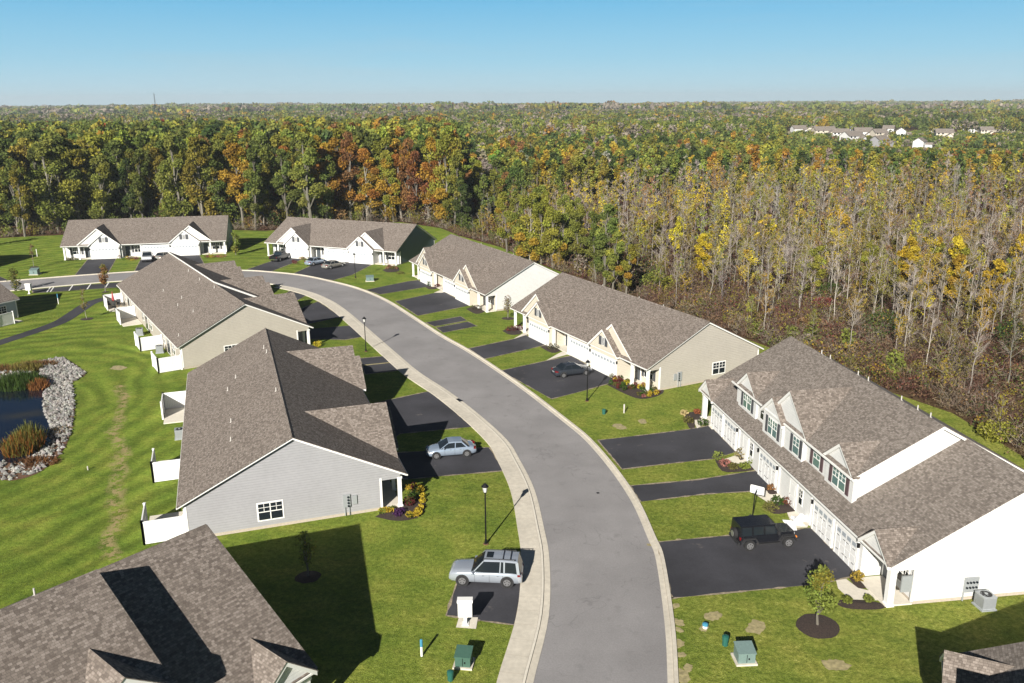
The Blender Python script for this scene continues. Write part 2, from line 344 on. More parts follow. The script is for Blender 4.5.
def garage_door(root, F, a0, a1, b, h=2.15, style='wide'):
    d = MB(); w = a1-a0; d.box(a0, a1, b-.03, b+.06, .02, h)
    rows = 4; cols = max(2, round(w/.62))
    for r in range(rows):
        for c in range(cols):
            x0 = a0 + w*c/cols + .05; x1 = a0 + w*(c+1)/cols - .05; z0 = .02 + (h-.02)*r/rows + .06; z1 = .02+(h-.02)*(r+1)/rows - .06
            if r == rows-1: continue
            d.box(x0, x1, b-.045, b-.03, z0, z1)
        if r: d.box(a0, a1, b-.032, b-.028, .02+(h-.02)*r/rows-.012, .02+(h-.02)*r/rows+.012)
    o = d.build('garage_door', 'door_white', root, flip=F)
    g = MB(); z0 = .02+(h-.02)*3/4+.12
    for c in range(cols):
        x0 = a0 + w*c/cols + .09; x1 = a0 + w*(c+1)/cols - .09; g.box(x0, x1, b-.042, b-.03, z0, h-.12)
    g.build('window_row', 'lamp_glass_dark', o, flip=F)
    if style == 'carriage':
        hg = MB()
        for x in (a0+.12, (a0+a1)/2-.35, (a0+a1)/2+.05, a1-.45): hg.box(x, x+.3, b-.055, b-.045, .45, .5); hg.box(x, x+.3, b-.055, b-.045, 1.5, 1.55)
        hg.build('strap_hinge', 'black_metal', o, flip=F)
    t = MB(); t.box(a0-.14, a0, b-.05, b+.05, 0, h+.14); t.box(a1, a1+.14, b-.05, b+.05, 0, h+.14); t.box(a0, a1, b-.05, b+.05, h, h+.14)
    t.build('door_trim', 'trim', root, flip=F)
def wall_lantern(root, F, a, b, z=1.95):
    m = MB(); m.box(a-.06, a+.06, b-.16, b-.02, z, z+.26); m.box(a-.04, a+.04, b-.04, b, z+.1, z+.2); m.box(a-.08, a+.08, b-.18, b-.01, z+.26, z+.3); m.build('wall_lantern', 'black_metal', root, flip=F)
def entry_door(root, F, a, b, m='dark_door', w=.95):
    d = MB(); d.box(a-w/2, a+w/2, b-.04, b+.03, .1, 2.15); d.box(a-w/2+.15, a+w/2-.15, b-.055, b-.04, .3, 1.0); d.box(a-w/2+.15, a+w/2-.15, b-.055, b-.04, 1.15, 1.95)
    o = d.build('front_door', m, root, flip=F)
    k = MB(); k.box(a+w/2-.14, a+w/2-.08, b-.11, b-.04, 1.02, 1.1); k.build('handle', 'alloy', o, flip=F)
    t = MB(); t.box(a-w/2-.12, a-w/2, b-.05, b+.02, .1, 2.27); t.box(a+w/2, a+w/2+.12, b-.05, b+.02, .1, 2.27); t.box(a-w/2, a+w/2, b-.05, b+.02, 2.15, 2.27); t.build('door_frame', 'trim', root, flip=F)
def post(root, F, a, b, h=2.55, r=.14):
    m = MB(); m.box(a-r, a+r, b-r, b+r, 0, h); m.box(a-r-.05, a+r+.05, b-r-.05, b+r+.05, 0, .18); m.box(a-r-.05, a+r+.05, b-r-.05, b+r+.05, h-.15, h); m.build('porch_post', 'trim', root, flip=F)
def gable_front(root, F, c, hw, bf, ze, za, depth, body, slope_main, vent=True, shut='shutter', t=.18):
    """a cross gable: triangle wall in plane bf (facing the street), two roof planes back to depth"""
    w = MB(); w.poly([(c-hw+.25, bf, ze-.02), (c+hw-.25, bf, ze-.02), (c, bf, za-.2)]); w.poly([(c-hw+.25, bf+.25, ze-.02), (c+hw-.25, bf+.25, ze-.02), (c, bf+.25, za-.2)])
    w.poly([(c-hw+.25, bf, ze-.02), (c+hw-.25, bf, ze-.02), (c+hw-.25, bf+.25, ze-.02), (c-hw+.25, bf+.25, ze-.02)])
    g = w.build('gable_wall', body, root, flip=F)
    rk = MB()
    for s in (-1, 1):
        e0 = (c+s*hw, bf-.22, ze); a0 = (c, bf-.22, za); e1 = (c+s*hw, bf+.08, ze); a1 = (c, bf+.08, za)
        slab(rk, dz([e0, a0, a1, e1], -.01), .26)
    rk.build('rake_board', 'trim', root, flip=F)
    rf = MB()
    for s in (-1, 1):
        pts = [(c+s*(hw+.05), bf-.26, ze-.02), (c+s*(hw+.05), bf+.2, ze-.02), (c, depth, za+.02), (c, bf-.26, za+.02)]
        if abs(depth-bf) < .1: continue
        # first edge must run along the courses (level, street to back)
        q = [(c, bf-.26, za+.03), (c, depth, za+.03), (c+s*(hw+.05), bf+.2, ze), (c+s*(hw+.05), bf-.26, ze)]
        roof_face(rf, q, .05)
    rf.build('gable_roof', 'shingle', root, flip=F)
    if vent:
        v = MB(); z0 = ze + (za-ze)*.22; v.box(c-.3, c+.3, bf-.04, bf+.02, z0, z0+.95); vo = v.build('gable_vent', 'trim', root, flip=F)
        s_ = MB()
        for q in range(6): s_.box(c-.24, c+.24, bf-.05, bf-.04, z0+.07+q*.145, z0+.16+q*.145)
        s_.build('louver', shut, vo, flip=F)
        for sx in (c-.86, c+.32):
            s2 = MB(); s2.box(sx, sx+.54, bf-.05, bf+.01, z0-.04, z0+.99); s2.build('shutter', shut, root, flip=F)
def pipe_vents(roof, F, pts, zf, tall=.45):
    for a, b in pts:
        z = zf(b); m = MB(); m.tube((a, b, z-.1), (a, b, z+tall*.8), .045); m.tube((a, b, z-.06), (a, b, z+.06), .14, .09); m.build('vent_pipe', 'pvc', roof, flip=F)
def meters(root, F, b0, near=True, a=0., panel=True):
    m = MB(); m.box(a-.12, a, b0, b0+.55, .75, 1.75); m.box(a-.09, a, b0+.08, b0+.14, .05, .75); m.box(a-.09, a, b0+.4, b0+.46, .05, .75); m.box(a-.1, a, b0-.5, b0-.15, .9, 1.6)
    o = m.build('meter_box', 'grey_metal', root, flip=F)
    k = MB()
    for i in range(4): k.tube((a-.2, b0+.16, .85+.24*i), (a-.12, b0+.16, .85+.24*i), .08, n=10)
    k.build('meter_dial', 'glass', o, flip=F)
mat('lamp_glass_dark', (.30, .33, .36), .15)

def basics(root, F, L, D, e, s, rb, body, shing, recess=1.6, z_over=.0, roof_a=None, extra=()):
    """main gable volume: walls, gable ends, both roof planes. rb = ridge position, s = front slope"""
    zr = e + s*(rb+.4); sb = (zr-e)/(D+.4-rb); a0, a1 = -.3, L+.3
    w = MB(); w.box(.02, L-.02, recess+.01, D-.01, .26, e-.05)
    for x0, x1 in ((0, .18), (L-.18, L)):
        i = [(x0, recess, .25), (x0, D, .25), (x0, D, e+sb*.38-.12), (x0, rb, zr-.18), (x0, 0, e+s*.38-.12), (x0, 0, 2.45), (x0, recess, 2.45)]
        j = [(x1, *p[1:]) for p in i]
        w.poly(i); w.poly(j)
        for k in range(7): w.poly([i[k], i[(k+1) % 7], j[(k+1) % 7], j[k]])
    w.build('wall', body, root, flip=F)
    f = MB(); f.box(.03, L-.03, recess+.03, D-.03, 0, .26)
    f.build('foundation', 'foundation', root, flip=F)
    tr = MB()
    A = [(a0, -.4, e), (a1, -.4, e), (a1, rb, zr), (a0, rb, zr)]; B = [(a0, D+.4, e), (a1, D+.4, e), (a1, rb, zr), (a0, rb, zr)]
    slab(tr, A, .15); slab(tr, B, .15)
    # corner boards on the near gable
    for y in (recess-.0, D): tr.box(-.025, .1, y-.14, y+.02, .2, e-.2 + .0)
    tr.build('roof_trim', 'trim', root, flip=F)
    rf = MB()
    o = .06
    roof_face(rf, dz([(a0-o, -.4-o, e-s*o), (a1+o, -.4-o, e-s*o), (a1+o, rb, zr), (a0-o, rb, zr)], .05))
    roof_face(rf, dz([(a0-o, D+.4+o, e-sb*o), (a1+o, D+.4+o, e-sb*o), (a1+o, rb, zr), (a0-o, rb, zr)], .05))
    rf.v = rf.v; roof = rf.build('roof', shing, root, flip=F)
    cp = MB(); cp.poly([(a0, rb-.16, zr+.06-.16*s), (a1, rb-.16, zr+.06-.16*s), (a1, rb, zr+.1), (a0, rb, zr+.1)], [(0, 0), (L, 0), (L, .16), (0, .16)]); cp.poly([(a0, rb+.16, zr+.06-.16*sb), (a1, rb+.16, zr+.06-.16*sb), (a1, rb, zr+.1), (a0, rb, zr+.1)], [(0, .3), (L, .3), (L, .46), (0, .46)])
    cp.build('ridge_cap', shing, roof, flip=F)
    g = MB(); g.box(a0, a1, -.52, -.42, e-.15, e-.05); g.box(a0, a1, D+.42, D+.5, e-.17, e-.07); g.build('gutter', 'trim', root, flip=F)
    for x in (.12, L-.12): d = MB(); d.box(x-.05, x+.05, D+.02, D+.1, .1, e-.1); d.build('downspout', 'trim', root, flip=F)
    return roof, zr, sb

def triplex(name, O, azd, side, L, body, gbody, label, cat='house', shing='shingle', nearwin=True, vents=(), gables=2, D=15.5, e=2.85, rz=6.95, shut='shutter', group=None, step=None, backwin=True, porchdoor='dark_door', dark_entry=False, nglass='glass'):
    az = R(azd); root = empty(name, (O[0], O[1], 0), math.pi/2 - az, label, cat, group); F = -side
    s = (rz-e)/(D/2+.4); rb = D/2; k = L/31.
    roof, zr, sb = basics(root, F, L, D, e, s, rb, body, shing)
    zf = lambda b: e + s*(b+.4) if b < rb else zr - sb*(b-rb)
    cs = [(6.7*k, 1), (L-6.7*k, -1)]
    if gables == 3: cs = [(5.9, 1), (19.2, -1), (L-8.0, -1)]
    spans = []   # garage blocks
    for c, sg in cs:
        bigz = e + .8*4.2; depth = (bigz-e)/s-.4
        gable_front(root, F, c, 4.2, -.12, e+.03, bigz, depth, gbody, s, vent=False)
        c2 = c + sg*1.15; hw = 3.05
        smz = e+.83*hw; sdep = (smz-e)/s-.4
        gable_front(root, F, c2, hw, -.62, e+.03, smz, min(sdep, 4.6), gbody, s, vent=True, shut=shut)
        w = MB(); w.box(c2-hw+.25, c2+hw-.25, -.5, 1.7, .0, e-.02); w.build('garage_wall', gbody, root, flip=F)
        garage_door(root, F, c2-2.45, c2+2.45, -.53)
        for q in (-2.75, 2.75): wall_lantern(root, F, c2+q, -.52)
        spans.append((c2-hw+.25, c2+hw-.25))
    spans.sort()
    # middle: garage then recessed entry
    g0 = spans[0][1]; g1 = spans[1][0]
    w = MB(); w.box(g0, g0+5.6, -.02, 1.7, 0, e-.02); w.build('garage_wall', gbody, root, flip=F)
    garage_door(root, F, g0+.45, g0+5.2, -.05)
    wall_lantern(root, F, g0+.22, -.04)
    post(root, F, g0+5.75, .05); post(root, F, g1-.2, .05)
    em = (g0+5.7+g1)/2
    entry_door(root, F, em+.9, 1.58, porchdoor); window(root, F, em-1.0, .8, 1.3, 1.35, 1.6, shut=shut)
    # end porches
    for x0, x1, px in ((0, spans[0][0], .16), (spans[-1][1], L, L-.16)):
        if x1-x0 < 2: continue
        mid = (x0+x1)/2; inner = x1-1. if x0 == 0 else x0+1.
        entry_door(root, F, inner, 1.58, porchdoor)
        window(root, F, px+(1.9 if x0 == 0 else -1.9), .8, 1.5, 1.35, 1.6, shut=shut)
        post(root, F, px, .08); post(root, F, (x1-2.1 if x0 == 0 else x0+2.1), .02)
    fw = MB(); fw.box(.03, L-.03, 1.585, 1.609, .1, e-.1); fw.build('front_wall', gbody, root, flip=F)
    bm_ = MB(); bm_.box(0, L, 0, .16, 2.5, e-.14); bm_.build('porch_beam', 'trim', root, flip=F)
    sf = MB(); sf.box(.02, L-.02, .16, 1.62, 2.62, 2.7); sf.build('porch_ceiling', 'trim', root, flip=F)
    for x0, x1 in ((.05, spans[0][0]), (g0+5.6, g1), (spans[-1][1], L-.05)): fl = MB(); fl.box(x0, x1, .0, 1.6, 0, .1); fl.build('porch_floor', 'concrete_new', root, flip=F)
    if nearwin:
        window(root, F, 9.7, .7, 1.75, 1.35, 0., axis='near', glass=nglass); meters(root, F, 3.9)
    if backwin:
        for i in range(3):
            x = L*(i+.5)/3
            window(root, F, x-2.6, .8, 1.5, 1.35, D, axis='back'); window(root, F, x+2.8, .95, .9, 1.1, D, axis='back', panes=1)
            sd = MB(); sd.box(x-.7, x+1.1, D, D+.05, .1, 2.2); so = sd.build('patio_door', 'trim', root, flip=F); sg_ = MB(); sg_.box(x-.6, x+.15, D+.05, D+.06, .2, 2.1); sg_.box(x+.25, x+1.0, D+.05, D+.06, .2, 2.1); sg_.build('glass_pane', 'glass', so, flip=F)
    pipe_vents(roof, F, vents, zf)
    if step:   # the farther half of the front plane sits a little higher
        x0 = step; h = .3; pts = [(x0, 1.2, zf(1.2)+h), (L+.3, 1.2, zf(1.2)+h), (L+.3, rb, zr+h), (x0, rb, zr+h)]
        q = MB(); slab(q, pts, h+.1); q.build('roof_step', 'trim', roof, flip=F)
        q = MB(); roof_face(q, dz(pts, .03)); q.build('upper_shingles', shing, roof, flip=F)
    return root

def fourplex(name, O, azd, side, label, body='siding_white', shing='shingle_warm', L=32.4, nearmeters=False, detail=True, vents=(), acnt=True):
    az = R(azd); root = empty(name, (O[0], O[1], 0), math.pi/2 - az, label, 'house'); F = -side
    e, s, rb, D, ru, dh = 2.98, .55, 8.5, 16.6, 6.7, 2.1; u0, u1, b0 = 6.7, 26.9, .9
    roof, zr, sb = basics(root, F, L, D, e, s, rb, body, shing, recess=1.5)
    w = MB(); w.box(3.45, L-3.3, 0, 1.6, .0, e-.03); w.build('front_wall', body, root, flip=F)
    sf = MB(); sf.box(.05, 3.44, .02, 1.5, 2.6, 2.7); sf.box(L-3.29, L-.05, .02, 1.5, 2.6, 2.7); sf.build('porch_ceiling', 'trim', root, flip=F)
    zl = lambda b: e + s*(b+.4); zu = zl(ru)+dh; ub = D-1.6; su = .56
    # upper storey
    w = MB(); ze = zl(b0)+dh
    for x0, x1 in ((u0, u1),):
        i = [(x0, b0, 3.2), (x0, ub, 3.2), (x0, ub, zu-su*(ub-ru)-.15), (x0, ru, zu-.18), (x0, b0, ze-.12)]; j = [(x1, *p[1:]) for p in i]
        w.poly(i); w.poly(j)
        for k in range(5): w.poly([i[k], i[(k+1) % 5], j[(k+1) % 5], j[k]])
    w.build('upper_wall', body, root, flip=F)
    a0, a1 = u0-.3, u1+.3
    def up(b): return zl(b)+dh if b < ru else zu - su*(b-ru)
    tr = MB(); slab(tr, [(a0, b0-.35, up(b0-.35)), (a1, b0-.35, up(b0-.35)), (a1, ru, zu), (a0, ru, zu)], .2); slab(tr, [(a0, ub+.4, up(ub+.4)), (a1, ub+.4, up(ub+.4)), (a1, ru, zu), (a0, ru, zu)], .2); tr.build('upper_trim', 'trim', root, flip=F)
    rf = MB(); o = .04
    roof_face(rf, dz([(a0-o, b0-.39, up(b0-.39)), (a1+o, b0-.39, up(b0-.39)), (a1+o, ru, zu), (a0-o, ru, zu)], .05)); roof_face(rf, dz([(a0-o, ub+.44, up(ub+.44)), (a1+o, ub+.44, up(ub+.44)), (a1+o, ru, zu), (a0-o, ru, zu)], .05))
    uroof = rf.build('upper_roof', shing, root, flip=F)
    g = MB(); g.box(a0, a1, b0-.5, b0-.38, up(b0-.35)-.12, up(b0-.35)); g.build('upper_gutter', 'trim', root, flip=F)
    m = L/2+.35
    def dormer(c, hw, apex, front, zeave, wins, shutm='shutter'):
        q = MB(); q.box(c-hw+.22, c+hw-.22, front, b0+.2, zl(front)-.2, zeave); q.build('dormer_wall', body, root, flip=F)
        depth = ru - (zu-apex)/s if apex < zu else ru
        gable_front(root, F, c, hw, front, zeave, apex, depth, body, s, vent=False)
        for (wc, ww, pn) in wins: window(root, F, wc, zl(front)+.35, ww, 1.35, front, panes=pn, shut=shutm, glass='glass_teal')
    dormer(8.45, 2.1, 7.3, .75, 5.62, [(8.4, 1.7, 2)], 'shutter_red')
    dormer(18.5, 2.0, 7.1, .45, 5.45, [(18.45, 1.6, 2)])
    dormer(24.3, 2.1, 7.3, .75, 5.62, [(24.25, 1.6, 2)])
    # the wide gable behind the middle dormer
    q = MB(); q.box(13.6, 17.0, .6, b0+.2, 3.3, 5.5); q.build('bay_wall', body, root, flip=F)
    gable_front(root, F, 16.2, 3.3, .72, 5.62, 8.45, ru-(zu-8.45)/s, body, s, vent=False)
    window(root, F, 14.6, zl(.6)+.3, .95, 1.35, .6, panes=1, shut='shutter', glass='glass_teal')
    window(root, F, 11.9, zl(b0)+.25, .95, 1.35, b0, panes=1, shut='shutter_red', glass='glass_teal')
    window(root, F, 20.95+.4, zl(b0)+.35, .8, 1.2, b0, panes=1, glass='glass')
    # street side: doors, recessed porches with white posts
    for x0, x1 in ((4.0, 6.6), (7.2, 9.8), (16.2, 19.2), (24.3, 26.9), (27.5, 30.1)): garage_door(root, F, x0, x1, -.06, style='carriage')
    for x in (3.75, 10.05, 15.9, 19.5, 24.0): wall_lantern(root, F, x, -.05)
    entry_door(root, F, 13.2, -.02, 'door_white'); entry_door(root, F, 22.2, -.02, 'door_white')
    for x in (12.0, 21.0): window(root, F, x, .9, .5, 1.2, -.0, panes=1)
    window(root, F, 1.2, .8, 1.0, 1.35, 1.5, panes=2); window(root, F, L-1.2, .8, 1.0, 1.35, 1.5, panes=1); entry_door(root, F, 2.7, 1.48, 'dark_door'); entry_door(root, F, L-2.6, 1.48, 'dark_door')
    for c in (1.5, L-1.5):
        gable_front(root, F, c, 1.7, -.38, e+.0, 4.5, 2.4, body, s, vent=False)
        post(root, F, .16 if c < 9 else L-.16, .0, r=.2)
        b_ = MB(); b_.box(c-1.55, c+1.6, -.2, .0, 2.5, e-.05); b_.build('porch_beam', 'trim', root, flip=F)
        f_ = MB(); f_.box(c-1.5, c+1.7, -.3, 1.5, 0, .1); f_.build('porch_floor', 'concrete_new', root, flip=F)
    for x in (10.3, 15.6, 23.6): d = MB(); d.box(x-.05, x+.05, -.1, -.02, .1, e-.1); d.build('downspout', 'trim', root, flip=F)
    if nearmeters:
        me = MB(); me.box(-.12, 0, 4.8, 5.75, .6, 1.6); me.box(-.1, 0, 4.8, 4.86, 0, .55); me.box(-.1, 0, 5.66, 5.72, 0, .6); mo = me.build('meter_panel', 'grey_metal', root, flip=F)
        k = MB()
        for i in range(4):
            for j in range(2): k.tube((-.2, 4.95+.21*i, .95+.35*j), (-.12, 4.95+.21*i, .95+.35*j), .07, n=10)
        k.build('meter_dial', 'glass', mo, flip=F)
        ll = MB(); ll.box(-.1, 0, .55, 1.25, 1.0, 2.1); ll.build('wall_panel', 'grey_metal', root, flip=F)
    zf = lambda b: up(b)
    pipe_vents(uroof, F, vents, zf, .5)
    return root
# ---------------------------------------------------------------- the setting
gb = MB(); gb.poly([(-6500, -200, 0), (6500, -200, 0), (6500, 7000, 0), (-6500, 7000, 0)]); tag(gb.build('ground', 'grass', recalc=False), kind='structure')
LEFT = [(520, 760), (528, 720), (533.4, 683), (548.9, 615.7), (549.5, 560), (543.9, 527.5), (534.3, 489.2), (519.3, 459.1), (507, 440), (480.3, 415.6), (450.2, 392.4), (418.8, 371.9), (392.8, 350), (345.5, 309.7), (324, 297), (304.5, 290.2), (286.9, 286.3), (265, 283.3), (225, 280.5), (180, 279.5), (122, 281), (60, 286), (17, 290.2), (-60, 297)]
RIGHT = [(668, 800), (669, 730), (667.6, 683), (664.7, 624.5), (655.9, 560), (647.8, 538.4), (631.4, 501.5), (609.5, 468.7), (584.9, 440), (562.3, 421), (524, 391), (491.2, 367.8), (463.9, 350), (439.2, 336), (408, 315.5), (384.5, 300.9), (357.2, 289.2), (327.9, 281.4), (298.6, 275.5), (265.4, 272.2), (244, 271), (190, 269.8), (137.5, 272), (75, 276.3), (15.6, 281), (-60, 287)]
ll = smoothline([Vector(p) for p in GG(LEFT)], 5); rl = smoothline([Vector(p) for p in GG(RIGHT)], 5)
rb_ = MB(); rb_.poly([(p.x, p.y, .004) for p in ll] + [(p.x, p.y, .004) for p in rl[::-1]]); tag(rb_.build('road', 'asphalt', recalc=False), kind='structure')
cut = next(i for i, p in enumerate(ll) if p.x < G(286, 286)[0])
lw = ll[:cut+1]
band('gutter_strip', lw, offset(lw, -.42), .03, 'concrete', .05)
band('kerb', offset(lw, -.43), offset(lw, -.58), .10, 'concrete_new', .14)
band('sidewalk', offset(lw, -.59), offset(lw, -1.95), .10, 'concrete', .14)
band('kerb', ll[cut:], offset(ll[cut:], -.4), .10, 'concrete_new', .14)
band('gutter_strip', rl, offset(rl, .34), .03, 'concrete', .05); band('kerb', offset(rl, .35), offset(rl, .58), .12, 'concrete', .15)
# expansion joints of the sidewalk
jb = MB(); acc = 0.
c0, c1 = offset(lw, -.02), offset(lw, -1.94)
for i in range(1, len(lw)):
    seg = (lw[i]-lw[i-1]).length; t = 1.5 - acc
    while t < seg:
        f = t/seg; a = c0[i-1].lerp(c0[i], f); b = c1[i-1].lerp(c1[i], f); d = (lw[i]-lw[i-1]).normalized()*.02
        a2 = a.lerp(b, .32); jb.poly([(a2.x, a2.y, .104), (b.x, b.y, .104), (b.x+d.x, b.y+d.y, .104), (a2.x+d.x, a2.y+d.y, .104)])
        t += 1.5
    acc = (acc + seg) % 1.5
tag(jb.build('sidewalk_joints', 'foundation', recalc=False), kind='structure')

def drive(pts, name='driveway', z=.13, m='asphalt_new'):
    """a slab of fresh asphalt that meets the street over the kerb, with a sloped rim"""
    P = GG(pts) if not isinstance(pts[0], Vector) else [tuple(p) for p in pts]
    b = MB(); b.poly([(x, y, .03) for x, y in P]); o = b.build(name, m, recalc=False)
    if o.data.polygons[0].normal.z < 0: o.data.flip_normals()
    e = MB(); rr = random.Random(int(abs(P[0][0])*97)); n = len(P)
    for i in range(n):
        a, q = Vector(P[i]), Vector(P[(i+1) % n]); l = (q-a).length; k = max(2, int(l/.5)); d = (q-a)/k; nr = Vector((d.y, -d.x)).normalized()
        w = [rr.uniform(.0, .13) for _ in range(k+1)]
        for j in range(k):
            p0, p1 = a+d*j, a+d*(j+1)
            e.poly([(*(p0-nr*w[j]), .034), (*(p1-nr*w[j+1]), .034), (*(p1+nr*w[j+1]), .034), (*(p0+nr*w[j]), .034)])
    tag(e.build('driveway_edge', 'grit', recalc=False), kind='structure')
    return tag(o, kind='structure')
def HP(O, azd, side):
    az = R(azd); da = Vector((math.sin(az), math.cos(az))); db = Vector((math.cos(az), -math.sin(az)))*side; O = Vector(O)
    return lambda a, b: O + da*a + db*b
def wallO(x, y, azd, side): return HP((x, y), azd, side)(.3, .4)
HB = HP(wallO(-8.1, 58.4, -19.1, -1), -19.1, -1); HC = HP(wallO(-25.2, 102.0, -33.1, -1), -33.1, -1)
HR2 = HP(wallO(14.3, 84.1, -27.4, 1), -27.4, 1); HR1 = HP(wallO(-3.9, 120.2, -27.3, 1), -27.3, 1)
HL1 = HP(wallO(-59.2, 172.3, -102.5, 1), -102.5, 1); HL2 = HP(wallO(-21.9, 157.5, -67.1, 1), -67.1, 1)
HD = HP((23.2, 45.0), -7.7, 1); HE = HP((-10.33, 35.53), 218.86, 1); HF = HP((22.0, 35.7), 205, -1)
V = lambda *p: Vector(G(*p))
def mix_drive(road_px, house_pts):
    drive([V(*p) for p in road_px] + list(house_pts))
# houses on the right
mix_drive([(672, 598.6), (664, 570), (657.4, 542.3)], [HD(10.0, -.05), HD(3.6, -.05), V(836, 581), V(803, 586), V(740, 592)])
drive([(629.8, 486), (697, 480), (756, 470.8), (778, 493.5), (753, 491.6), (705, 494.4), (640.5, 502)])
mix_drive([(622, 469.5), (610, 455), (597.6, 440.5), (648, 434.7), (687, 429.8)], [HD(30.4, -.05), HD(24.0, -.05), V(715, 459), V(668, 464)])
mix_drive([(551.4, 399.2), (535, 390), (500, 371), (546, 361)], [HR2(15.6, -.1), HR2(5.2, -.6), V(608, 384), V(580, 392)])
mix_drive([(484, 359.2), (468.4, 348.7), (513, 339.3)], [HR2(26.6, -.5), HR2(21.2, -.5), V(521, 351)])
drive([(425.4, 322.7), (460.5, 316.5), (467, 320.6), (434.5, 326.6)]); drive([(436, 327.8), (468, 321.8), (477, 326.2), (443, 332.9)])
mix_drive([(417.6, 315.9), (407, 309), (395, 301.5), (442, 291.5)], [HR1(16.4, -.1), HR1(5.2, -.5), V(440, 311.5)])
mix_drive([(379.6, 294.6), (366, 290), (408, 281.5)], [HR1(27.0, -.5), HR1(21.2, -.5)])
mix_drive([(332.8, 280.4), (312, 277), (292.7, 274)], [HL2(16.8, -.1), HL2(5.2, -.5), V(352, 275)])
mix_drive([(270, 272), (246.8, 269.6)], [HL2(26.4, -.5), HL2(21.3, -.5)])
mix_drive([(107.8, 273.6), (75, 275.2)], [HL1(26.6, -.5), HL1(21.2, -.5)])
mix_drive([(207, 269.8), (134.4, 271.5)], [HL1(16.4, -.1), HL1(5.2, -.5)])
drive([(-30, 262), (0, 276.7), (8.5, 280.5), (-10, 284)])
# houses on the left
drive([(459, 576), (523.5, 572), (521, 600), (514.6, 625.4), (480, 621), (446, 616)])
mix_drive([(489.5, 447.5), (504.5, 471)], [V(434, 477), V(408, 479.5), HB(5.3, -.5), HB(10.6, -.5)])
mix_drive([(431, 391), (472, 427)], [V(400, 434), HB(11.2, -.1), HB(16.3, -.1), V(375, 403)])
drive([(360, 358.5), (391, 355.7), (400, 363), (404, 366), (411, 369.3), (365, 374.5)])
stp = MB(); a_, b_, c_, d_ = [G(*p) for p in ((361, 365.3), (401, 361.2), (401.5, 362), (361, 366.2))]; stp.poly([(*a_, .035), (*b_, .035), (*c_, .035), (*d_, .035)]); tag(stp.build('pavement_marking', 'dirt', recalc=False), kind='structure')
mix_drive([(351.5, 325.7), (365, 336.5)], [V(345, 340), HC(5.2, -.5), HC(10.2, -.5)])
mix_drive([(318, 301.5), (341.5, 317)], [HC(11.2, -.1), HC(16.2, -.1)])
mix_drive([(290, 291), (306, 295.5)], [HC(19, -.5), HC(24, -.5)])
# parking strip with white dividers beside the far street
drive([(32, 289.9), (60, 287.2), (121, 282.2), (122, 287.2), (60, 291.5), (33, 293.3)])
for x in (47.8, 51.2, 70, 88, 106):
    p = [G(*q) for q in ((x+2.2, 286.9-(x-50)*.075), (x+3.4, 286.9-(x-50)*.075), (x-.3, 292.2-(x-50)*.075), (x-1.6, 292.3-(x-50)*.075))]
    q = MB(); q.poly([(*r_, .035) for r_ in p]); tag(q.build('parking_line', 'trim', recalc=False), kind='structure')
# walking path of dark asphalt
pc = smoothline([Vector(G(*p)) for p in ((-40, 356), (5, 341), (41, 329.2), (61.5, 321.3), (78, 310.8), (89, 303.8), (100, 299.8), (106, 298.4))], 5)
band('path', offset(pc, -1.05), offset(pc, 1.05), .02, 'asphalt_new')
# concrete walkways
for pts in ([(836, 581), (846, 579.5), (858, 588.5), (873, 592), (880, 601), (850, 600), (838, 589)], [(787, 513), (806, 510), (814, 518), (807, 528), (793, 528.5)], [(753, 491), (763, 490), (775, 494), (790, 491), (792, 497), (778, 502), (768, 503), (757, 496)],
            [(693, 420.5), (703, 419), (707, 423), (697, 428.8)], [(723, 460), (735, 456), (749, 459), (742, 465), (730, 465)],
            [(546, 361), (558, 354), (566, 350), (570, 354)], [(513.3, 339.3), (524, 333), (530, 334)], [(434, 293), (441, 290), (447, 291.5), (442, 293)], [(456, 628), (476, 629.5), (478, 618), (459, 617.5)]):
    P = GG(pts); b = MB(); b.poly([(x, y, .045) for x, y in P]); tag(b.build('walkway', 'concrete_new', recalc=False), kind='structure')
def bed(pts, m='mulch', name='mulch_bed'):
    P = GG(pts); c = sum((Vector(p) for p in P), Vector((0, 0)))/len(P); sl = smoothline([Vector(p) for p in P] + [Vector(P[0])], 3)[:-1]
    b = MB()
    for i in range(len(sl)): p, q = sl[i], sl[(i+1) % len(sl)]; b.poly([(p.x, p.y, .02), (q.x, q.y, .02), (c.x, c.y, .12)])
    o = b.build(name, m, recalc=False, smooth=True); return tag(o, kind='structure')
bed([(840, 600), (858, 600), (880, 603), (888, 606.5), (876, 609.8), (850, 609), (838, 605)]); bed([(848, 577), (858, 578), (868, 587), (857, 588)])
bed([(684, 415), (693, 412), (707, 418), (700, 420), (693, 421), (695, 428), (689, 428)]); bed([(714, 458), (722, 459), (730, 465), (745, 466), (754, 462), (756, 469), (740, 472), (722, 471)]); bed([(736, 455), (742, 451), (747, 458), (740, 462)])
bed([(765, 508), (780, 501), (798, 510), (787, 513), (774, 514)]); bed([(764, 488), (771, 486), (781, 494), (769, 496)])
bed([(375, 517), (388, 510), (404, 506), (407, 497), (418, 487), (425, 498), (424, 512), (414, 519), (395, 521)]); bed([(607, 385), (614, 380), (630, 377), (650, 381), (664, 391), (655, 397), (640, 399), (625, 394)])
bed([(540, 347), (552, 344), (561, 350), (552, 353)]); bed([(502, 331), (514, 327), (522, 333), (511, 335)]); bed([(466, 309), (476, 306), (485, 311), (476, 314)]); bed([(382, 270), (396, 267), (399, 271), (388, 272.5)]); bed([(425, 287), (433, 284), (438, 288), (430, 289.5)])
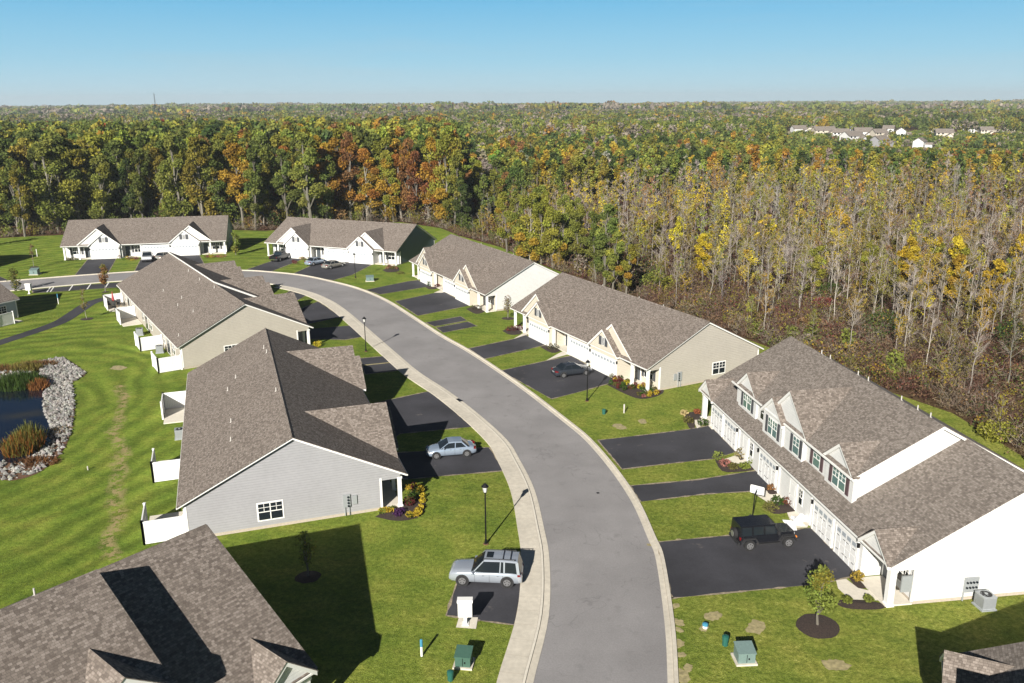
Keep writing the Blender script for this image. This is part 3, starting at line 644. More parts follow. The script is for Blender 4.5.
def disc(px, py, r, m, z=.03, name='mulch_ring', seed=0, kind='structure'):
    x, y = G(px, py); rr = random.Random(seed); b = MB(); n = 20; P = []
    for k in range(n): t = 2*math.pi*k/n; j_ = .3 if m == 'dirt' else .07; q = r*(1+rr.uniform(-j_, j_)*.6)*(1+j_*.8*math.sin(2*t+seed)); P.append((x+q*math.cos(t), y+q*math.sin(t), .012))
    for k in range(n): b.poly([P[k], P[(k+1) % n], (x, y, z)])
    return tag(b.build(name, m, recalc=False), kind=kind)
for i, (px, py, r) in enumerate(((817.5, 626, 1.25), (308, 577, .8), (508, 318.5, .9), (87, 319, .9), (105.5, 292, .6), (34, 267, .8))): disc(px, py, r, 'mulch', .1, seed=i)
for i, (px, py, r) in enumerate(((756, 627, .62), (713.5, 616, .5), (836, 665.5, .62), (118.5, 368, .9), (619.5, 426.6, .65), (642.5, 421.5, .5), (704, 628, .3), (677, 644, .42), (680, 655, .3), (676.5, 622, .4), (679, 630, .25), (682, 676, .5), (688, 668, .3), (675, 606, .28), (613, 466, .25), (650, 545, .2), (681, 541, .3), (668, 543, .25))): disc(px, py, r, 'dirt', .025, 'dirt_patch', seed=i+50)
# pond
rim = [(-60, 378), (0, 372), (15.8, 366.9), (44.8, 360.3), (63.2, 357.7), (85.6, 373.5), (72, 383), (75, 406.4), (69.8, 435.4), (60.6, 453.8), (39.5, 472.3), (15.8, 480.2), (0, 480), (-60, 476)]
wat = [(-70, 385), (0, 378.7), (39.5, 369.5), (43.5, 377.4), (58, 380), (44.8, 392), (43.5, 409), (52.7, 430), (50, 446), (34, 454), (23.7, 467), (0, 461.8), (-70, 460)]
def spoly(pts, z, name, m):
    sl = smoothline([Vector(p) for p in GG(pts)], 4); b = MB(); b.poly([(p.x, p.y, z) for p in sl]); return tag(b.build(name, m, recalc=False), kind='structure'), sl
spoly(rim, .02, 'pond_bank', 'mulch_brown'); _, wsl = spoly(wat, .05, 'water', 'water')

# woodland floor
EDGE = [(-900, 250), (-60, 236), (0, 238), (60, 235), (130, 230), (200, 229), (265, 231), (330, 226), (400, 222), (440, 228), (460, 236), (500, 247), (545, 266), (600, 286)]
edge = [Vector(G(*p)) for p in EDGE] + [HR2(8, 24), HR2(-4, 23), HD(30, 25), HD(15, 24), HD(6, 25), HD(-4, 27), HD(-20, 34), HD(-60, 60)]
fb = MB(); fb.poly([(p.x, p.y, .006) for p in edge] + [(6500, -200, .006), (6500, 7000, .006), (-6500, 7000, .006), (-6500, edge[0].y, .006)]); tag(fb.build('forest_floor', 'forest_floor', recalc=False), kind='structure')

# storm drain and small covers in the road
for px, py, w_, d_, lab in ((458.5, 400.5, .95, .55, 'dark storm drain grate in the left gutter of the road'), (598, 493, .22, .22, 'small valve cover in the middle of the road')):
    x, y = G(px, py); q = MB(); q.box(-w_/2, w_/2, -d_/2, d_/2, 0, .012 if w_ < .5 else .045); 
    o = q.build('storm_drain' if w_ > .5 else 'valve_cover', 'black_metal'); o.location = (x, y, .004); o.rotation_euler = (0, 0, R(125)); tag(o, lab, 'drain' if w_ > .5 else 'cover')
# ---------------------------------------------------------------- houses in place
def O_(x, y, azd, side): p = HP((x, y), azd, side)(.3, .4); return (p.x, p.y)
triplex('row_house', O_(-8.1, 58.4, -19.1, -1), -19.1, -1, 31.5, 'siding_grey', 'siding_grey', 'long grey-sided one-storey house with white rakes, beside the silver sedan', nglass='glass', vents=((6, 12), (10, 11.9), (18.5, 12.0), (20.8, 11.2), (11, 8.1), (23, 8.15), (25, 8.3)))
triplex('row_house', O_(-25.2, 102.0, -33.1, -1), -33.1, -1, 41.8, 'siding_tan', 'siding_tan', 'long tan-sided house with three street gables and four white patio fences behind it', gables=3, step=14.,
        vents=((8, 12), (14, 12.6), (16, 11.6), (24, 12.4), (12, 8.2), (19, 8.4), (26, 8.3), (3, 15)))
triplex('row_house', O_(14.3, 84.1, -27.4, 1), -27.4, 1, 30.8, 'siding_beige', 'siding_cream', 'beige-sided house with a flower garden at its porch corner, dark sedan on its driveway', vents=((9, 8.6), (14, 8.7), (22, 8.6)))
triplex('row_house', O_(-3.9, 120.2, -27.3, 1), -27.3, 1, 30.9, 'siding_white', 'siding_cream', 'white-gabled house with a small round tree at its end wall and an empty double driveway', vents=((8, 8.6), (20, 8.6)), nearwin=False)
triplex('row_house', O_(-59.2, 172.3, -102.5, 1), -102.5, 1, 31.0, 'siding_white', 'siding_white', 'white house facing the far street, a white pickup parked in front of it', vents=((9, 8.6), (20, 8.6)))
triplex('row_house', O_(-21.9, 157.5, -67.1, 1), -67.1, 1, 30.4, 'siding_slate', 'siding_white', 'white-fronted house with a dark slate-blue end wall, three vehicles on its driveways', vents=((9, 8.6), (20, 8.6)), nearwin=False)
triplex('row_house', O_(-86.7, 125.9, 205, -1), 205, -1, 30, 'siding_shade_blue', 'siding_shade_blue', 'pale house with bluish shade put into its wall colour, cut off by the left edge, its shadow on the lawn', vents=((6, 12),))
triplex('row_house', O_(-100.9, 151.3, -102.5, 1), -102.5, 1, 31, 'siding_white', 'siding_white', 'house just beyond the left edge whose shadow falls on the far lawn', nearwin=False, backwin=False)
fourplex('town_house', (23.2, 45.0), -7.7, 1, 'tall white four-unit house with brown roof and dormers, beside the black off-roader', nearmeters=True, vents=((10, 7.1), (12.0, 7.1), (16.5, 7.1), (18, 7.1), (22.5, 7.1), (24, 7.1), (8.5, 7.1)))
fourplex('town_house', (-10.33, 35.53), 218.86, 1, 'large brown shingle roof filling the bottom left corner, a dark shadow band across it', shing='shingle', vents=((9, 7.1), (14, 7.1)))
fourplex('town_house', (22.0, 35.7), 205, -1, 'corner of a brown-roofed white house cut off at the bottom right of the photo')

# ---------------------------------------------------------------- things: patio fences, air conditioners
def fence(name, corner, d_out, d_along, lo, la, label, m='vinyl', h=1.75):
    """L-shaped privacy fence of vertical boards: from the corner back to the house and along it"""
    c = Vector(corner); root = empty(name, (c.x, c.y, 0), 0, label, 'fence', 'white privacy fences round the patios')
    for d, l in ((d_out, lo), (d_along, la)):
        if l <= 0: continue
        d = Vector(d).normalized(); n = Vector((-d.y, d.x))*.025; b = MB(); k = int(l/.16)
        for i in range(k):
            a0 = d*(l*i/k+.006); a1 = d*(l*(i+1)/k-.006); b.hexa([(*(a0-n), .08), (*(a1-n), .08), (*(a1+n), .08), (*(a0+n), .08), (*(a0-n), h), (*(a1-n), h), (*(a1+n), h), (*(a0+n), h)])
        n2 = n*1.8
        for z0, z1 in ((.06, .2), (h-.08, h+.04)): a0 = d*0; a1 = d*l; b.hexa([(*(a0-n2), z0), (*(a1-n2), z0), (*(a1+n2), z0), (*(a0+n2), z0), (*(a0-n2), z1), (*(a1-n2), z1), (*(a1+n2), z1), (*(a0+n2), z1)])
        b.build('fence_panel', m, root)
        for t in ([0, l] if d_out is d or True else [l]):
            q = d*t; p = MB(); p.box(q.x-.07, q.x+.07, q.y-.07, q.y+.07, 0, h+.08); p.box(q.x-.09, q.x+.09, q.y-.09, q.y+.09, h+.08, h+.13); p.build('fence_post', m, root)
    return root
def house_fence(H, a, azd, side, out, la, sign, D, label, slab_=True):
    az = R(azd); da = Vector((math.sin(az), math.cos(az))); db = Vector((math.cos(az), -math.sin(az)))*side
    c = H(a, D+out); fence('patio_fence', c, -db, da*sign, out-.1, la, label)
    if slab_:
        p = [H(a+.1*sign, D+.02), H(a+.1*sign, D+out-.1), H(a+(la+1.4)*sign, D+out-.1), H(a+(la+1.4)*sign, D+.02)]; b = MB(); b.prism([tuple(x) for x in p], .0, .1); tag(b.build('patio', 'concrete_new'), kind='structure')
def aof(H, O, azd, side, px, py):
    az = R(azd); v = Vector(G(px, py)) - H(0, 0); return v.dot(Vector((math.sin(az), math.cos(az)))), v.dot(Vector((math.cos(az), -math.sin(az)))*side)
fc = [((159, 373.4), 1, 'nearest white fence behind the tan-sided house'), ((141, 351.5), 1, 'second white fence from the near end of the tan-sided house'), ((121, 325), -1, 'white fence behind the tan-sided house with an empty patio slab, third from its near end'), ((108, 310.5), -1, 'farthest white fence behind the tan-sided house, beside the patio furniture')]
for (px, py), sg, lab in fc:
    a, b = aof(HC, 0, -33.1, -1, px, py)
    if sg < 0: a += 3.4
    house_fence(HC, a, -33.1, -1, max(2.4, min(3.4, b-15.5)), 3.2, sg, 15.5, lab)
for (px, py), sg, lab in (((149.5, 544), 1, 'nearest white fence behind the grey-sided house'), ((157, 482.3), 1, 'white fence behind the middle of the grey-sided house'), ((167.7, 419.3), -1, 'white fence behind the far end of the grey-sided house, open towards the viewer')):
    a, b = aof(HB, 0, -19.1, -1, px, py)
    if sg < 0: a += 3.0
    house_fence(HB, a, -19.1, -1, 2.9, 2.9, sg, 15.5, lab)
HGh = HP(O_(-86.7, 125.9, 205, -1), 205, -1)
house_fence(HGh, 5.0, 205, -1, 2.8, 2.4, -1, 15.5, 'pale fence beside the shade-tinted house at the left edge')
def ac_unit(p, label, rz=0.):
    root = empty('air_conditioner', (p[0], p[1], 0), rz, label, 'air conditioner', 'air conditioners beside the houses')
    b = MB(); b.box(-.42, .42, -.42, .42, .08, .85); b.box(-.44, .44, -.44, .44, .85, .92); b.box(-.5, .5, -.5, .5, 0, .08); b.build('cabinet', 'grey_metal', root)
    f = MB()
    for k in range(12): z = .16+k*.055; f.box(-.43, .43, -.432, .432, z, z+.02); f.box(-.432, .432, -.43, .43, z, z+.02)
    f.build('fin_grille', 'grey_metal', root)
    g = MB(); g.tube((0, 0, .92), (0, 0, .935), .34, n=20); g.build('fan_guard', 'black_metal', root); h = MB(); h.tube((0, 0, .93), (0, 0, .97), .1, n=12)
    for k in range(6): t = k*math.pi/3; h.box(-.01+.2*math.cos(t)-.14, .01+.2*math.cos(t)-.1, .2*math.sin(t)-.02, .2*math.sin(t)+.02, .935, .945)
    h.build('fan_hub', 'grey_metal', root); return root
ac_unit(G(984, 607), 'grey air conditioner on the grass beside the white end wall', R(7))
for (px, py), t in (((140, 335), 'grey air conditioner between the second and third patio fences of the tan-sided house'), ((160, 352.5), 'dark grey air conditioner just above the nearest patio fence of the tan-sided house'), ((180.5, 438), 'air conditioner half hidden at the back eave of the grey-sided house')): ac_unit(G(px, py), t, R(20))
# patio furniture
def chair(p, rz, m, label):
    root = empty('patio_chair', (p[0], p[1], .1), rz, label, 'chair')
    s = MB(); s.box(-.3, .3, -.3, .3, .38, .48); s.build('seat', m, root); b = MB(); b.hexa([(-.3, .25, .45), (.3, .25, .45), (.3, .33, .45), (-.3, .33, .45), (-.28, .42, 1.1), (.28, .42, 1.1), (.28, .5, 1.1), (-.28, .5, 1.1)]); b.build('backrest', m, root)
    for x in (-.27, .27):
        for y in (-.27, .27): l = MB(); l.tube((x, y, 0), (x, y, .4), .03, n=6); l.build('leg', 'wood_tan', root)
        a = MB(); a.box(x-.04, x+.04, -.3, .35, .62, .67); a.build('armrest', 'wood_tan', root)
pF = HC(aof(HC, 0, -33.1, -1, 108, 310.5)[0]+1.5, 17.2)
chair((pF.x+.7, pF.y+.2), .4, 'plastic_dark', 'dark patio chair beside the folded red umbrella'); chair((pF.x-.7, pF.y-.2), 3.3, 'plastic_dark', 'dark patio chair in front of the folded red umbrella')
um = empty('folded_umbrella', (pF.x, pF.y, .1), 0, 'folded dark red garden umbrella on a fenced patio', 'umbrella')
q = MB(); q.tube((0, 0, 0), (0, 0, 2.5), .03); q.build('pole', 'grey_metal', um); q = MB(); q.tube((0, 0, .95), (0, 0, 1.5), .2, .16, 10); q.tube((0, 0, 1.5), (0, 0, 2.45), .16, .03, 10); q.build('canopy', 'red_cloth', um); q = MB(); q.tube((0, 0, 0), (0, 0, .1), .28, n=14); q.build('base', 'black_metal', um)
tb = empty('patio_table', (pF.x+.1, pF.y+.9, .1), 0, 'small dark patio table beside the folded red umbrella', 'table'); q = MB(); q.tube((0, 0, .68), (0, 0, .73), .5, n=18); q.build('tabletop', 'plastic_dark', tb)
for k in range(4): q = MB(); t = k*math.pi/2+.7; q.tube((.4*math.cos(t), .4*math.sin(t), 0), (.3*math.cos(t), .3*math.sin(t), .68), .02, n=6); q.build('leg', 'black_metal', tb)
pt = G(787, 494); chair((pt[0]+.3, pt[1]+.6), 1.8, 'cushion', 'beige cushioned chair on the porch of the tall white house')

# ---------------------------------------------------------------- street lamps
def lamp(px, py, label, h=4.5):
    x, y = G(px, py); root = empty('street_lamp', (x, y, 0), 0, label, 'street lamp', 'black street lamps along the road')
    p = MB(); p.tube((0, 0, 0), (0, 0, .35), .12, .09, 12); p.tube((0, 0, .35), (0, 0, h-.75), .06, .045, 10); p.tube((0, 0, h-.75), (0, 0, h-.65), .1, .13, 10); p.build('post', 'black_metal', root)
    g = MB(); g.tube((0, 0, h-.65), (0, 0, h-.25), .13, .2, 10); g.build('lantern_glass', 'lamp_glass', root)
    c = MB(); c.tube((0, 0, h-.25), (0, 0, h-.05), .27, .1, 10); c.tube((0, 0, h-.05), (0, 0, h+.06), .04, .02, 8)
    for k in range(4): t = k*math.pi/2+.78; c.tube((.13*math.cos(t), .13*math.sin(t), h-.65), (.2*math.cos(t), .2*math.sin(t), h-.25), .018, n=4)
    c.build('lantern_cap', 'black_metal', root); f = MB(); f.tube((0, 0, 0), (0, 0, .05), .2, .18, 14); f.build('footing', 'mulch_brown', root)
lamp(485.9, 544, 'black street lamp on the lawn between the silver sedan and the silver estate', 4.7); lamp(587, 401, 'black street lamp beside the driveway with the dark sedan'); lamp(366, 351.5, 'black street lamp left of the road beside the paired parking pads'); lamp(355.5, 278, 'black street lamp, farthest of the row, in front of the slate-ended house')

# ---------------------------------------------------------------- utility boxes, mailboxes, markers
def util(px, py, w, d, h, m, label, rz=0.):
    x, y = G(px, py); root = empty('utility_box', (x, y, 0), rz, label, 'utility box'); b = MB()
    b.hexa([(-w/2, -d/2, .1), (w/2, -d/2, .1), (w/2, d/2, .1), (-w/2, d/2, .1), (-w/2, -d/2, h*.8), (w/2, -d/2, h*.8), (w/2, d/2, h), (-w/2, d/2, h)]); b.build('cabinet', m, root)
    l = MB(); l.hexa([(-w/2-.04, -d/2-.05, h*.8), (w/2+.04, -d/2-.05, h*.8), (w/2+.04, d/2+.03, h+.01), (-w/2-.04, d/2+.03, h+.01), (-w/2-.04, -d/2-.05, h*.8+.06), (w/2+.04, -d/2-.05, h*.8+.06), (w/2+.04, d/2+.03, h+.07), (-w/2-.04, d/2+.03, h+.07)]); lo = l.build('lid', m, root)
    s = MB(); s.box(-.012, .012, -d/2-.03, -d/2, .15, h*.78); s.box(.08, .16, -d/2-.04, -d/2, h*.4, h*.5); s.build('door_seam', 'black_metal', root)
    p = MB(); p.box(-w/2-.12, w/2+.12, -d/2-.12, d/2+.12, 0, .1); p.build('base_pad', 'concrete', root)
util(464, 664, .85, .8, .85, 'box_green', 'dark green utility box on the grass below the white mailbox cluster', R(-8)); util(744, 660, .95, .85, .85, 'box_pale', 'pale green utility box on the lawn near the small mulched tree', R(3))
util(370, 281, 1.3, 1.1, .9, 'box_pale', 'green utility box on the lawn before the slate-ended house', R(10)); util(35, 274.5, 1.4, 1.1, 1.1, 'box_pale', 'pale box standing in for fuzzy plants on the far lawn beside the small bare-branched tree', R(5))  # the far-lawn box stands in for greenish fuzzy plants
def marker(px, py, h, r, m, capm, label, name='marker_post'):
    x, y = G(px, py); root = empty(name, (x, y, 0), 0, label, 'marker post'); p = MB(); p.tube((0, 0, 0), (0, 0, h*.6), r, n=10); p.build('shaft', m, root); c = MB(); c.tube((0, 0, h*.6), (0, 0, h), r*1.15, n=10); c.tube((0, 0, h), (0, 0, h+.04), r*1.15, r*.5, 10); c.build('cap', capm, root)
marker(421.8, 656, 1.05, .07, 'trim', 'blue_cap', 'slim white marker post with a blue top on the lower lawn'); marker(450.5, 680, .55, .16, 'teal', 'teal', 'short dark green pedestal in front of the dark green utility box'); marker(725, 645, .6, .17, 'teal', 'teal', 'short dark green pedestal left of the pale green utility box')
marker(603.8, 414, .5, .17, 'teal', 'teal', 'short dark green pedestal on the lawn below the flower garden'); marker(624, 413, .9, .07, 'pvc', 'pvc', 'white pipe marker on the lawn below the flower garden'); marker(705, 628, .3, .15, 'trim', 'blue_cap', 'low blue and white utility cap on bare soil by the kerb')
marker(58.6, 304, 1.6, .06, 'trim', 'blue_cap', 'white marker post standing in the gable shadow at the far left'); marker(37.3, 256.5, 1.5, .06, 'trim', 'trim', 'white marker post on the far lawn left of the white house'); marker(88, 470, .02+.3, .05, 'pvc', 'pvc', 'low white pipe in the grass near the worn strip of soil')
def mailbox(px, py, label, s=1.):
    x, y = G(px, py); root = empty('mailbox_cluster', (x, y, .045), 0, label, 'mailbox'); b = MB(); b.box(-.42*s, .42*s, -.25, .25, .62, 1.6); b.hexa([(-.46*s, -.3, 1.6), (.46*s, -.3, 1.6), (.46*s, .3, 1.6), (-.46*s, .3, 1.6), (-.46*s, -.2, 1.72), (.46*s, -.2, 1.72), (.46*s, .2, 1.72), (-.46*s, .2, 1.72)]); b.build('cabinet', 'trim', root)
    d = MB()
    for i in range(4):
        for j in range(4): d.box(-.4*s+i*.2*s+.01, -.4*s+i*.2*s+.19*s, .25, .262, .66+j*.23, .66+j*.23+.2)
    d.build('letter_door', 'door_white', root); p = MB(); p.box(-.09, .09, -.09, .09, 0, .62); p.box(-.2, .2, -.2, .2, 0, .05); p.build('pedestal', 'trim', root)
mailbox(465.5, 624.5, 'white mailbox cluster on a concrete pad beside the silver estate'); mailbox(29.5, 294, 'white mailbox cluster at the end of the striped parking strip')

# basketball hoop
hx, hy = G(752, 518); root = empty('basketball_hoop', (hx, hy, 0), R(-35), 'portable basketball hoop with a clear backboard behind the black off-roader', 'basketball hoop'); root.scale = (.8, .8, .66)
q = MB(); q.hexa([(-.45, -.35, 0), (.45, -.35, 0), (.45, .45, 0), (-.45, .45, 0), (-.3, -.2, .22), (.3, -.2, .22), (.3, .3, .22), (-.3, .3, .22)]); q.build('base', 'plastic_dark', root)
q = MB(); q.tube((0, .1, .2), (0, .3, 2.9), .05, n=8); q.tube((0, .3, 2.6), (0, .85, 2.9), .035, n=6); q.tube((0, .3, 2.9), (0, .85, 3.2), .035, n=6); q.build('pole', 'black_metal', root)
q = MB(); q.box(-.62, .62, .88, .92, 2.62, 3.5); bo = q.build('backboard', 'board_clear', root); q = MB()
for a, b, c, d in ((-.66, .66, 2.58, 2.65), (-.66, .66, 3.47, 3.54), (-.66, -.6, 2.58, 3.54), (.6, .66, 2.58, 3.54), (-.25, .25, 2.78, 2.81), (-.25, .25, 3.1, 3.13), (-.25, -.22, 2.78, 3.13), (.22, .25, 2.78, 3.13)): q.box(a, b, .86, .94, c, d)
q.build('frame', 'trim', bo)
q = MB(); n = 16
for k in range(n): t0 = 2*math.pi*k/n; t1 = 2*math.pi*(k+1)/n; q.tube((.23*math.cos(t0), 1.2+.23*math.sin(t0), 2.75), (.23*math.cos(t1), 1.2+.23*math.sin(t1), 2.75), .015, n=5, cap=False)
q.build('rim', 'orange', root); q = MB()
for k in range(12): t0 = 2*math.pi*k/12; q.tube((.22*math.cos(t0), 1.2+.22*math.sin(t0), 2.75), (.12*math.cos(t0+.5), 1.2+.12*math.sin(t0+.5), 2.35), .008, n=4, cap=False)
q.build('net', 'sheet_white', root)
# crumpled white sheet on the walkway
sx, sy = G(796, 524); q = MB(); rr = random.Random(3); N = 9; P = {}
for i in range(N):
    for j in range(N):
        u = i/(N-1)-.5; v = j/(N-1)-.5; P[i, j] = (u*1.9 + rr.uniform(-.08, .08) + v*.5, v*1.1*(1+.5*math.sin(i*1.7)) + rr.uniform(-.05, .05), .06 + .5*math.exp(-((u-.25)**2*14+v*v*18)) + .14*abs(math.sin(3*i)*math.cos(2.3*j)))
for i in range(N-1):
    for j in range(N-1): q.poly([P[i, j], P[i+1, j], P[i+1, j+1], P[i, j+1]])
o = q.build('white_sheet', 'sheet_white', smooth=True, recalc=False); o.location = (sx, sy, .05); o.rotation_euler = (0, 0, R(35)); tag(o, 'crumpled white sheet lying across the porch walkway in front of the black off-roader', 'cloth')
def blob(bm_, c, r, seed, sq=1., n=2):
    pass
def pumpkin(px, py, r, label):
    x, y = G(px, py); m = MB(); N, K = 16, 8
    pts = [[((r*(1+.08*math.cos(8*2*math.pi*i/N)))*math.sin(math.pi*k/K)*math.cos(2*math.pi*i/N), (r*(1+.08*math.cos(8*2*math.pi*i/N)))*math.sin(math.pi*k/K)*math.sin(2*math.pi*i/N), r*.8+r*.8*math.cos(math.pi*k/K)) for i in range(N)] for k in range(K+1)]
    for k in range(K):
        for i in range(N): m.poly([pts[k][i], pts[k][(i+1) % N], pts[k+1][(i+1) % N], pts[k+1][i]])
    o = m.build('pumpkin', 'orange', smooth=True, recalc=False); o.location = (x, y, .1); tag(o, label, 'pumpkin'); s = MB(); s.tube((0, 0, r*1.5), (.02, .02, r*1.85), .03, .02, 6); s.build('stem', 'wood_tan', o)
pumpkin(809, 513.5, .26, 'larger orange pumpkin at the garage corner of the tall white house'); pumpkin(806.5, 515.5, .17, 'smaller orange pumpkin in front of the larger one')
def sign_board(px, py, label):
    x, y = G(px, py); root = empty('yard_decoration', (x, y, 0), R(-80), label, 'decoration'); q = MB(); q.box(-.45, .45, -.02, .02, .25, .85); q.build('panel', 'pink_cloth', root)
    for s in (-.35, .35): q = MB(); q.tube((s, 0, 0), (s, 0, .3), .02, n=6); q.build('stake', 'wood_tan', root)
sign_board(752, 458.5, 'pink porch decoration at the recessed entry of the tall white house')

# ---------------------------------------------------------------- vehicles
def loft(mb, secs, mi=0, close_ends=True):
    n = len(secs[0]); i0 = len(mb.v)
    for s in secs: mb.v += [tuple(p) for p in s]
    for k in range(len(secs)-1):
        for j in range(n-1): mb.f.append((i0+k*n+j, i0+k*n+j+1, i0+(k+1)*n+j+1, i0+(k+1)*n+j)); mb.mi.append(mi)
    if close_ends:
        mb.f.append(tuple(i0+j for j in range(n))[::-1]); mb.mi.append(mi); mb.f.append(tuple(i0+(len(secs)-1)*n+j for j in range(n))); mb.mi.append(mi)
def wheel(root, x, y, r, w=.23):
    s = 1 if y > 0 else -1; t = MB(); t.tube((x, y-s*w, r), (x, y, r), r, n=22); wo = t.build('wheel', 'tyre', root)
    m = MB(); m.tube((x, y-.01*s, r), (x, y+.015*s, r), r*.64, r*.6, 18); ro = m.build('rim', 'alloy', wo)
    d = MB()
    for k in range(5): a = 2*math.pi*k/5+.3; c = (x+r*.38*math.cos(a), r+r*.38*math.sin(a)); d.tube((c[0], y+.012*s, c[1]), (c[0], y+.02*s, c[1]), r*.1, n=8)
    d.build('rim_opening', 'tyre', wo)
def car(name, p, rz, paint, label, L=4.6, W=1.8, H=1.45, style='sedan', group=None, cat='car'):
    root = empty(name, (p[0], p[1], .03), rz, label, cat, group); hw = W/2; r = .33 if style == 'sedan' else .38
    zb = .22; 
    if style == 'sedan': prof = [(-.5, .62, .80), (-.485, .74, .9), (-.43, .93, .95), (-.30, .97, .99), (-.1, .95, 1.), (.1, .93, 1.), (.2, .91, 1.), (.34, .82, .98), (.44, .70, .93), (.49, .58, .82), (.5, .48, .74)]; cab = [(-.36, .97), (-.22, H-.05), (-.05, H), (.06, H-.03), (.24, .93)]
    else: prof = [(-.5, .75, .86), (-.49, .95, .93), (-.44, 1.02, .97), (-.3, 1.04, 1.), (-.1, 1.03, 1.), (.1, 1.02, 1.), (.2, 1.03, 1.), (.36, .99, .97), (.45, .93, .93), (.49, .78, .86), (.5, .6, .8)]; cab = [(-.485, 1.0), (-.44, H-.06), (-.2, H), (.02, H-.02), (.19, 1.03)]
    b = MB(); secs = []
    for x, zt, wf in prof:
        w = hw*wf; e = 1 if abs(x) < .47 else 0; z0 = zb + (0 if e else .06)
        h = [(w*.80, z0), (w*.97, z0+.12), (w, (z0+zt)/2), (w*.985, zt-.10), (w*.92, zt-.02), (w*.5, zt+.03*e), (0, zt+.04*e)]
        secs.append([(x*L, y, z) for y, z in h] + [(x*L, -y, z) for y, z in h[-2::-1]])
    loft(b, secs); bo = b.build('body', paint, root, smooth=True)
    # greenhouse: glass volume, then roof skin and pillars
    g = MB(); secs = []; N = len(cab)
    wt = hw*.74; wb = hw*.92
    for i, (x, z) in enumerate(cab):
        f = 0 if i in (0, N-1) else 1; zt = z if f else z+.01; yt = wt if f else wb*.9; zbase = .88 if style == 'sedan' else .95
        secs.append([(x*L, wb, zbase), (x*L, yt, zt-.05*f), (x*L, yt*.9, zt), (x*L, 0, zt+.02*f), (x*L, -yt*.9, zt), (x*L, -yt, zt-.05*f), (x*L, -wb, zbase)])
    loft(g, secs); g.build('window_glass', 'glass', root)
    rf = MB(); s2 = []
    for x, z in cab[1:-1]: s2.append([(x*L, wt+.012, z-.06), (x*L, wt*.9, z+.022), (x*L, 0, z+.045), (x*L, -wt*.9, z+.022), (x*L, -wt-.012, z-.06)])
    loft(rf, s2)
    def pil(x0, z0, x1, z1, w):
        for s in (-1, 1): rf.hexa([(x0*L-w, s*(wb-.0), z0), (x0*L+w, s*(wb-.0), z0), (x0*L+w, s*(wb+.02), z0), (x0*L-w, s*(wb+.02), z0), (x1*L-w, s*wt, z1), (x1*L+w, s*wt, z1), (x1*L+w, s*(wt+.02), z1), (x1*L-w, s*(wt+.02), z1)])
    pil(cab[-1][0]-.01, .9, cab[-2][0], cab[-2][1]-.02, .04); pil((cab[-2][0]+cab[1][0])/2+.01, .9, (cab[-2][0]+cab[1][0])/2, H-.04, .035); pil(cab[0][0]+(.04 if style == 'sedan' else .03), .9, cab[1][0]+.01, cab[1][1]-.02, .07 if style == 'sedan' else .09)
    if style != 'sedan': pil(-.26, .95, -.26, H-.03, .05)
    rf.build('roof', paint, root, smooth=False)
    if style != 'sedan':
        for s in (-1, 1):
            k = MB(); k.tube((-.40*L, s*wt*.86, H+.07), (.02*L, s*wt*.86, H+.07), .022, n=6)
            for x in (-.40, -.19, .02): k.box(x*L-.03, x*L+.03, s*wt*.86-.02, s*wt*.86+.02, H, H+.07)
            k.build('roof_rail', 'plastic_dark', root)
        k = MB()
        for x in (-.34, -.24): k.box(x*L-.025, x*L+.025, -wt*.86, wt*.86, H+.06, H+.09)
        k.build('cross_bar', 'plastic_dark', root); k = MB(); k.box(-.10*L, -.01*L, -.34, .34, H+.0, H+.062); k.build('sunroof', 'glass', root)
    for sx in (-.30, .31):
        for s in (-1, 1):
            ar = MB(); ar.tube((sx*L, s*(hw*.82), r+.01), (sx*L, s*(hw+.004), r+.01), r+.055, n=22); ar.build('wheel_arch', 'plastic_dark', root)
            wheel(root, sx*L, s*(hw+.02), r)
    for s in (-1, 1):
        q = MB(); q.hexa([(.455*L, s*hw*.55, .62), (.498*L, s*hw*.55, .62), (.468*L, s*hw*.9, .62), (.44*L, s*hw*.9, .62), (.445*L, s*hw*.55, .72), (.488*L, s*hw*.55, .71), (.456*L, s*hw*.9, .73), (.43*L, s*hw*.9, .73)]); q.build('headlight', 'head_lens', root)
        zt = .72 if style == 'sedan' else .8; q = MB(); q.hexa([(-.503*L, s*hw*.55, zt), (-.46*L, s*hw*.55, zt), (-.44*L, s*hw*.975, zt), (-.485*L, s*hw*.93, zt), (-.500*L, s*hw*.55, zt+.14), (-.46*L, s*hw*.55, zt+.14), (-.44*L, s*hw*.965, zt+.14), (-.478*L, s*hw*.93, zt+.14)]); q.build('taillight', 'tail_red', root)
        q = MB(); q.box(.15*L, .18*L, min(s*hw*.9, s*(hw+.16)), max(s*hw*.9, s*(hw+.16)), .95, 1.08); q.build('wing_mirror', paint, root)
        q = MB()
        for x in (-.17, .03): q.box(x*L-.1, x*L+.04, min(s*hw*.97, s*(hw+.012)), max(s*hw*.97, s*(hw+.012)), .80, .825)
        q.build('door_handle', 'chrome', root)
        q = MB(); 
        for x in (-.24, -.06, .14): q.box(x*L-.006, x*L+.006, min(s*hw*.97, s*(hw+.003)), max(s*hw*.97, s*(hw+.003)), .35, .86)
        q.build('door_gap', 'plastic_dark', root)
    q = MB(); q.box(-.508*L, -.49*L, -.2, .2, .62, .71); q.build('number_plate', 'grey_metal', root); q = MB(); q.box(.485*L, .506*L, -hw*.45, hw*.45, .38, .56); q.build('front_grille', 'plastic_dark', root)
    return root
def heading(p0, p1): a = G(*p0); b = G(*p1); return math.atan2(b[1]-a[1], b[0]-a[0])
def midp(p0, p1): a = G(*p0); b = G(*p1); return ((a[0]+b[0])/2, (a[1]+b[1])/2)
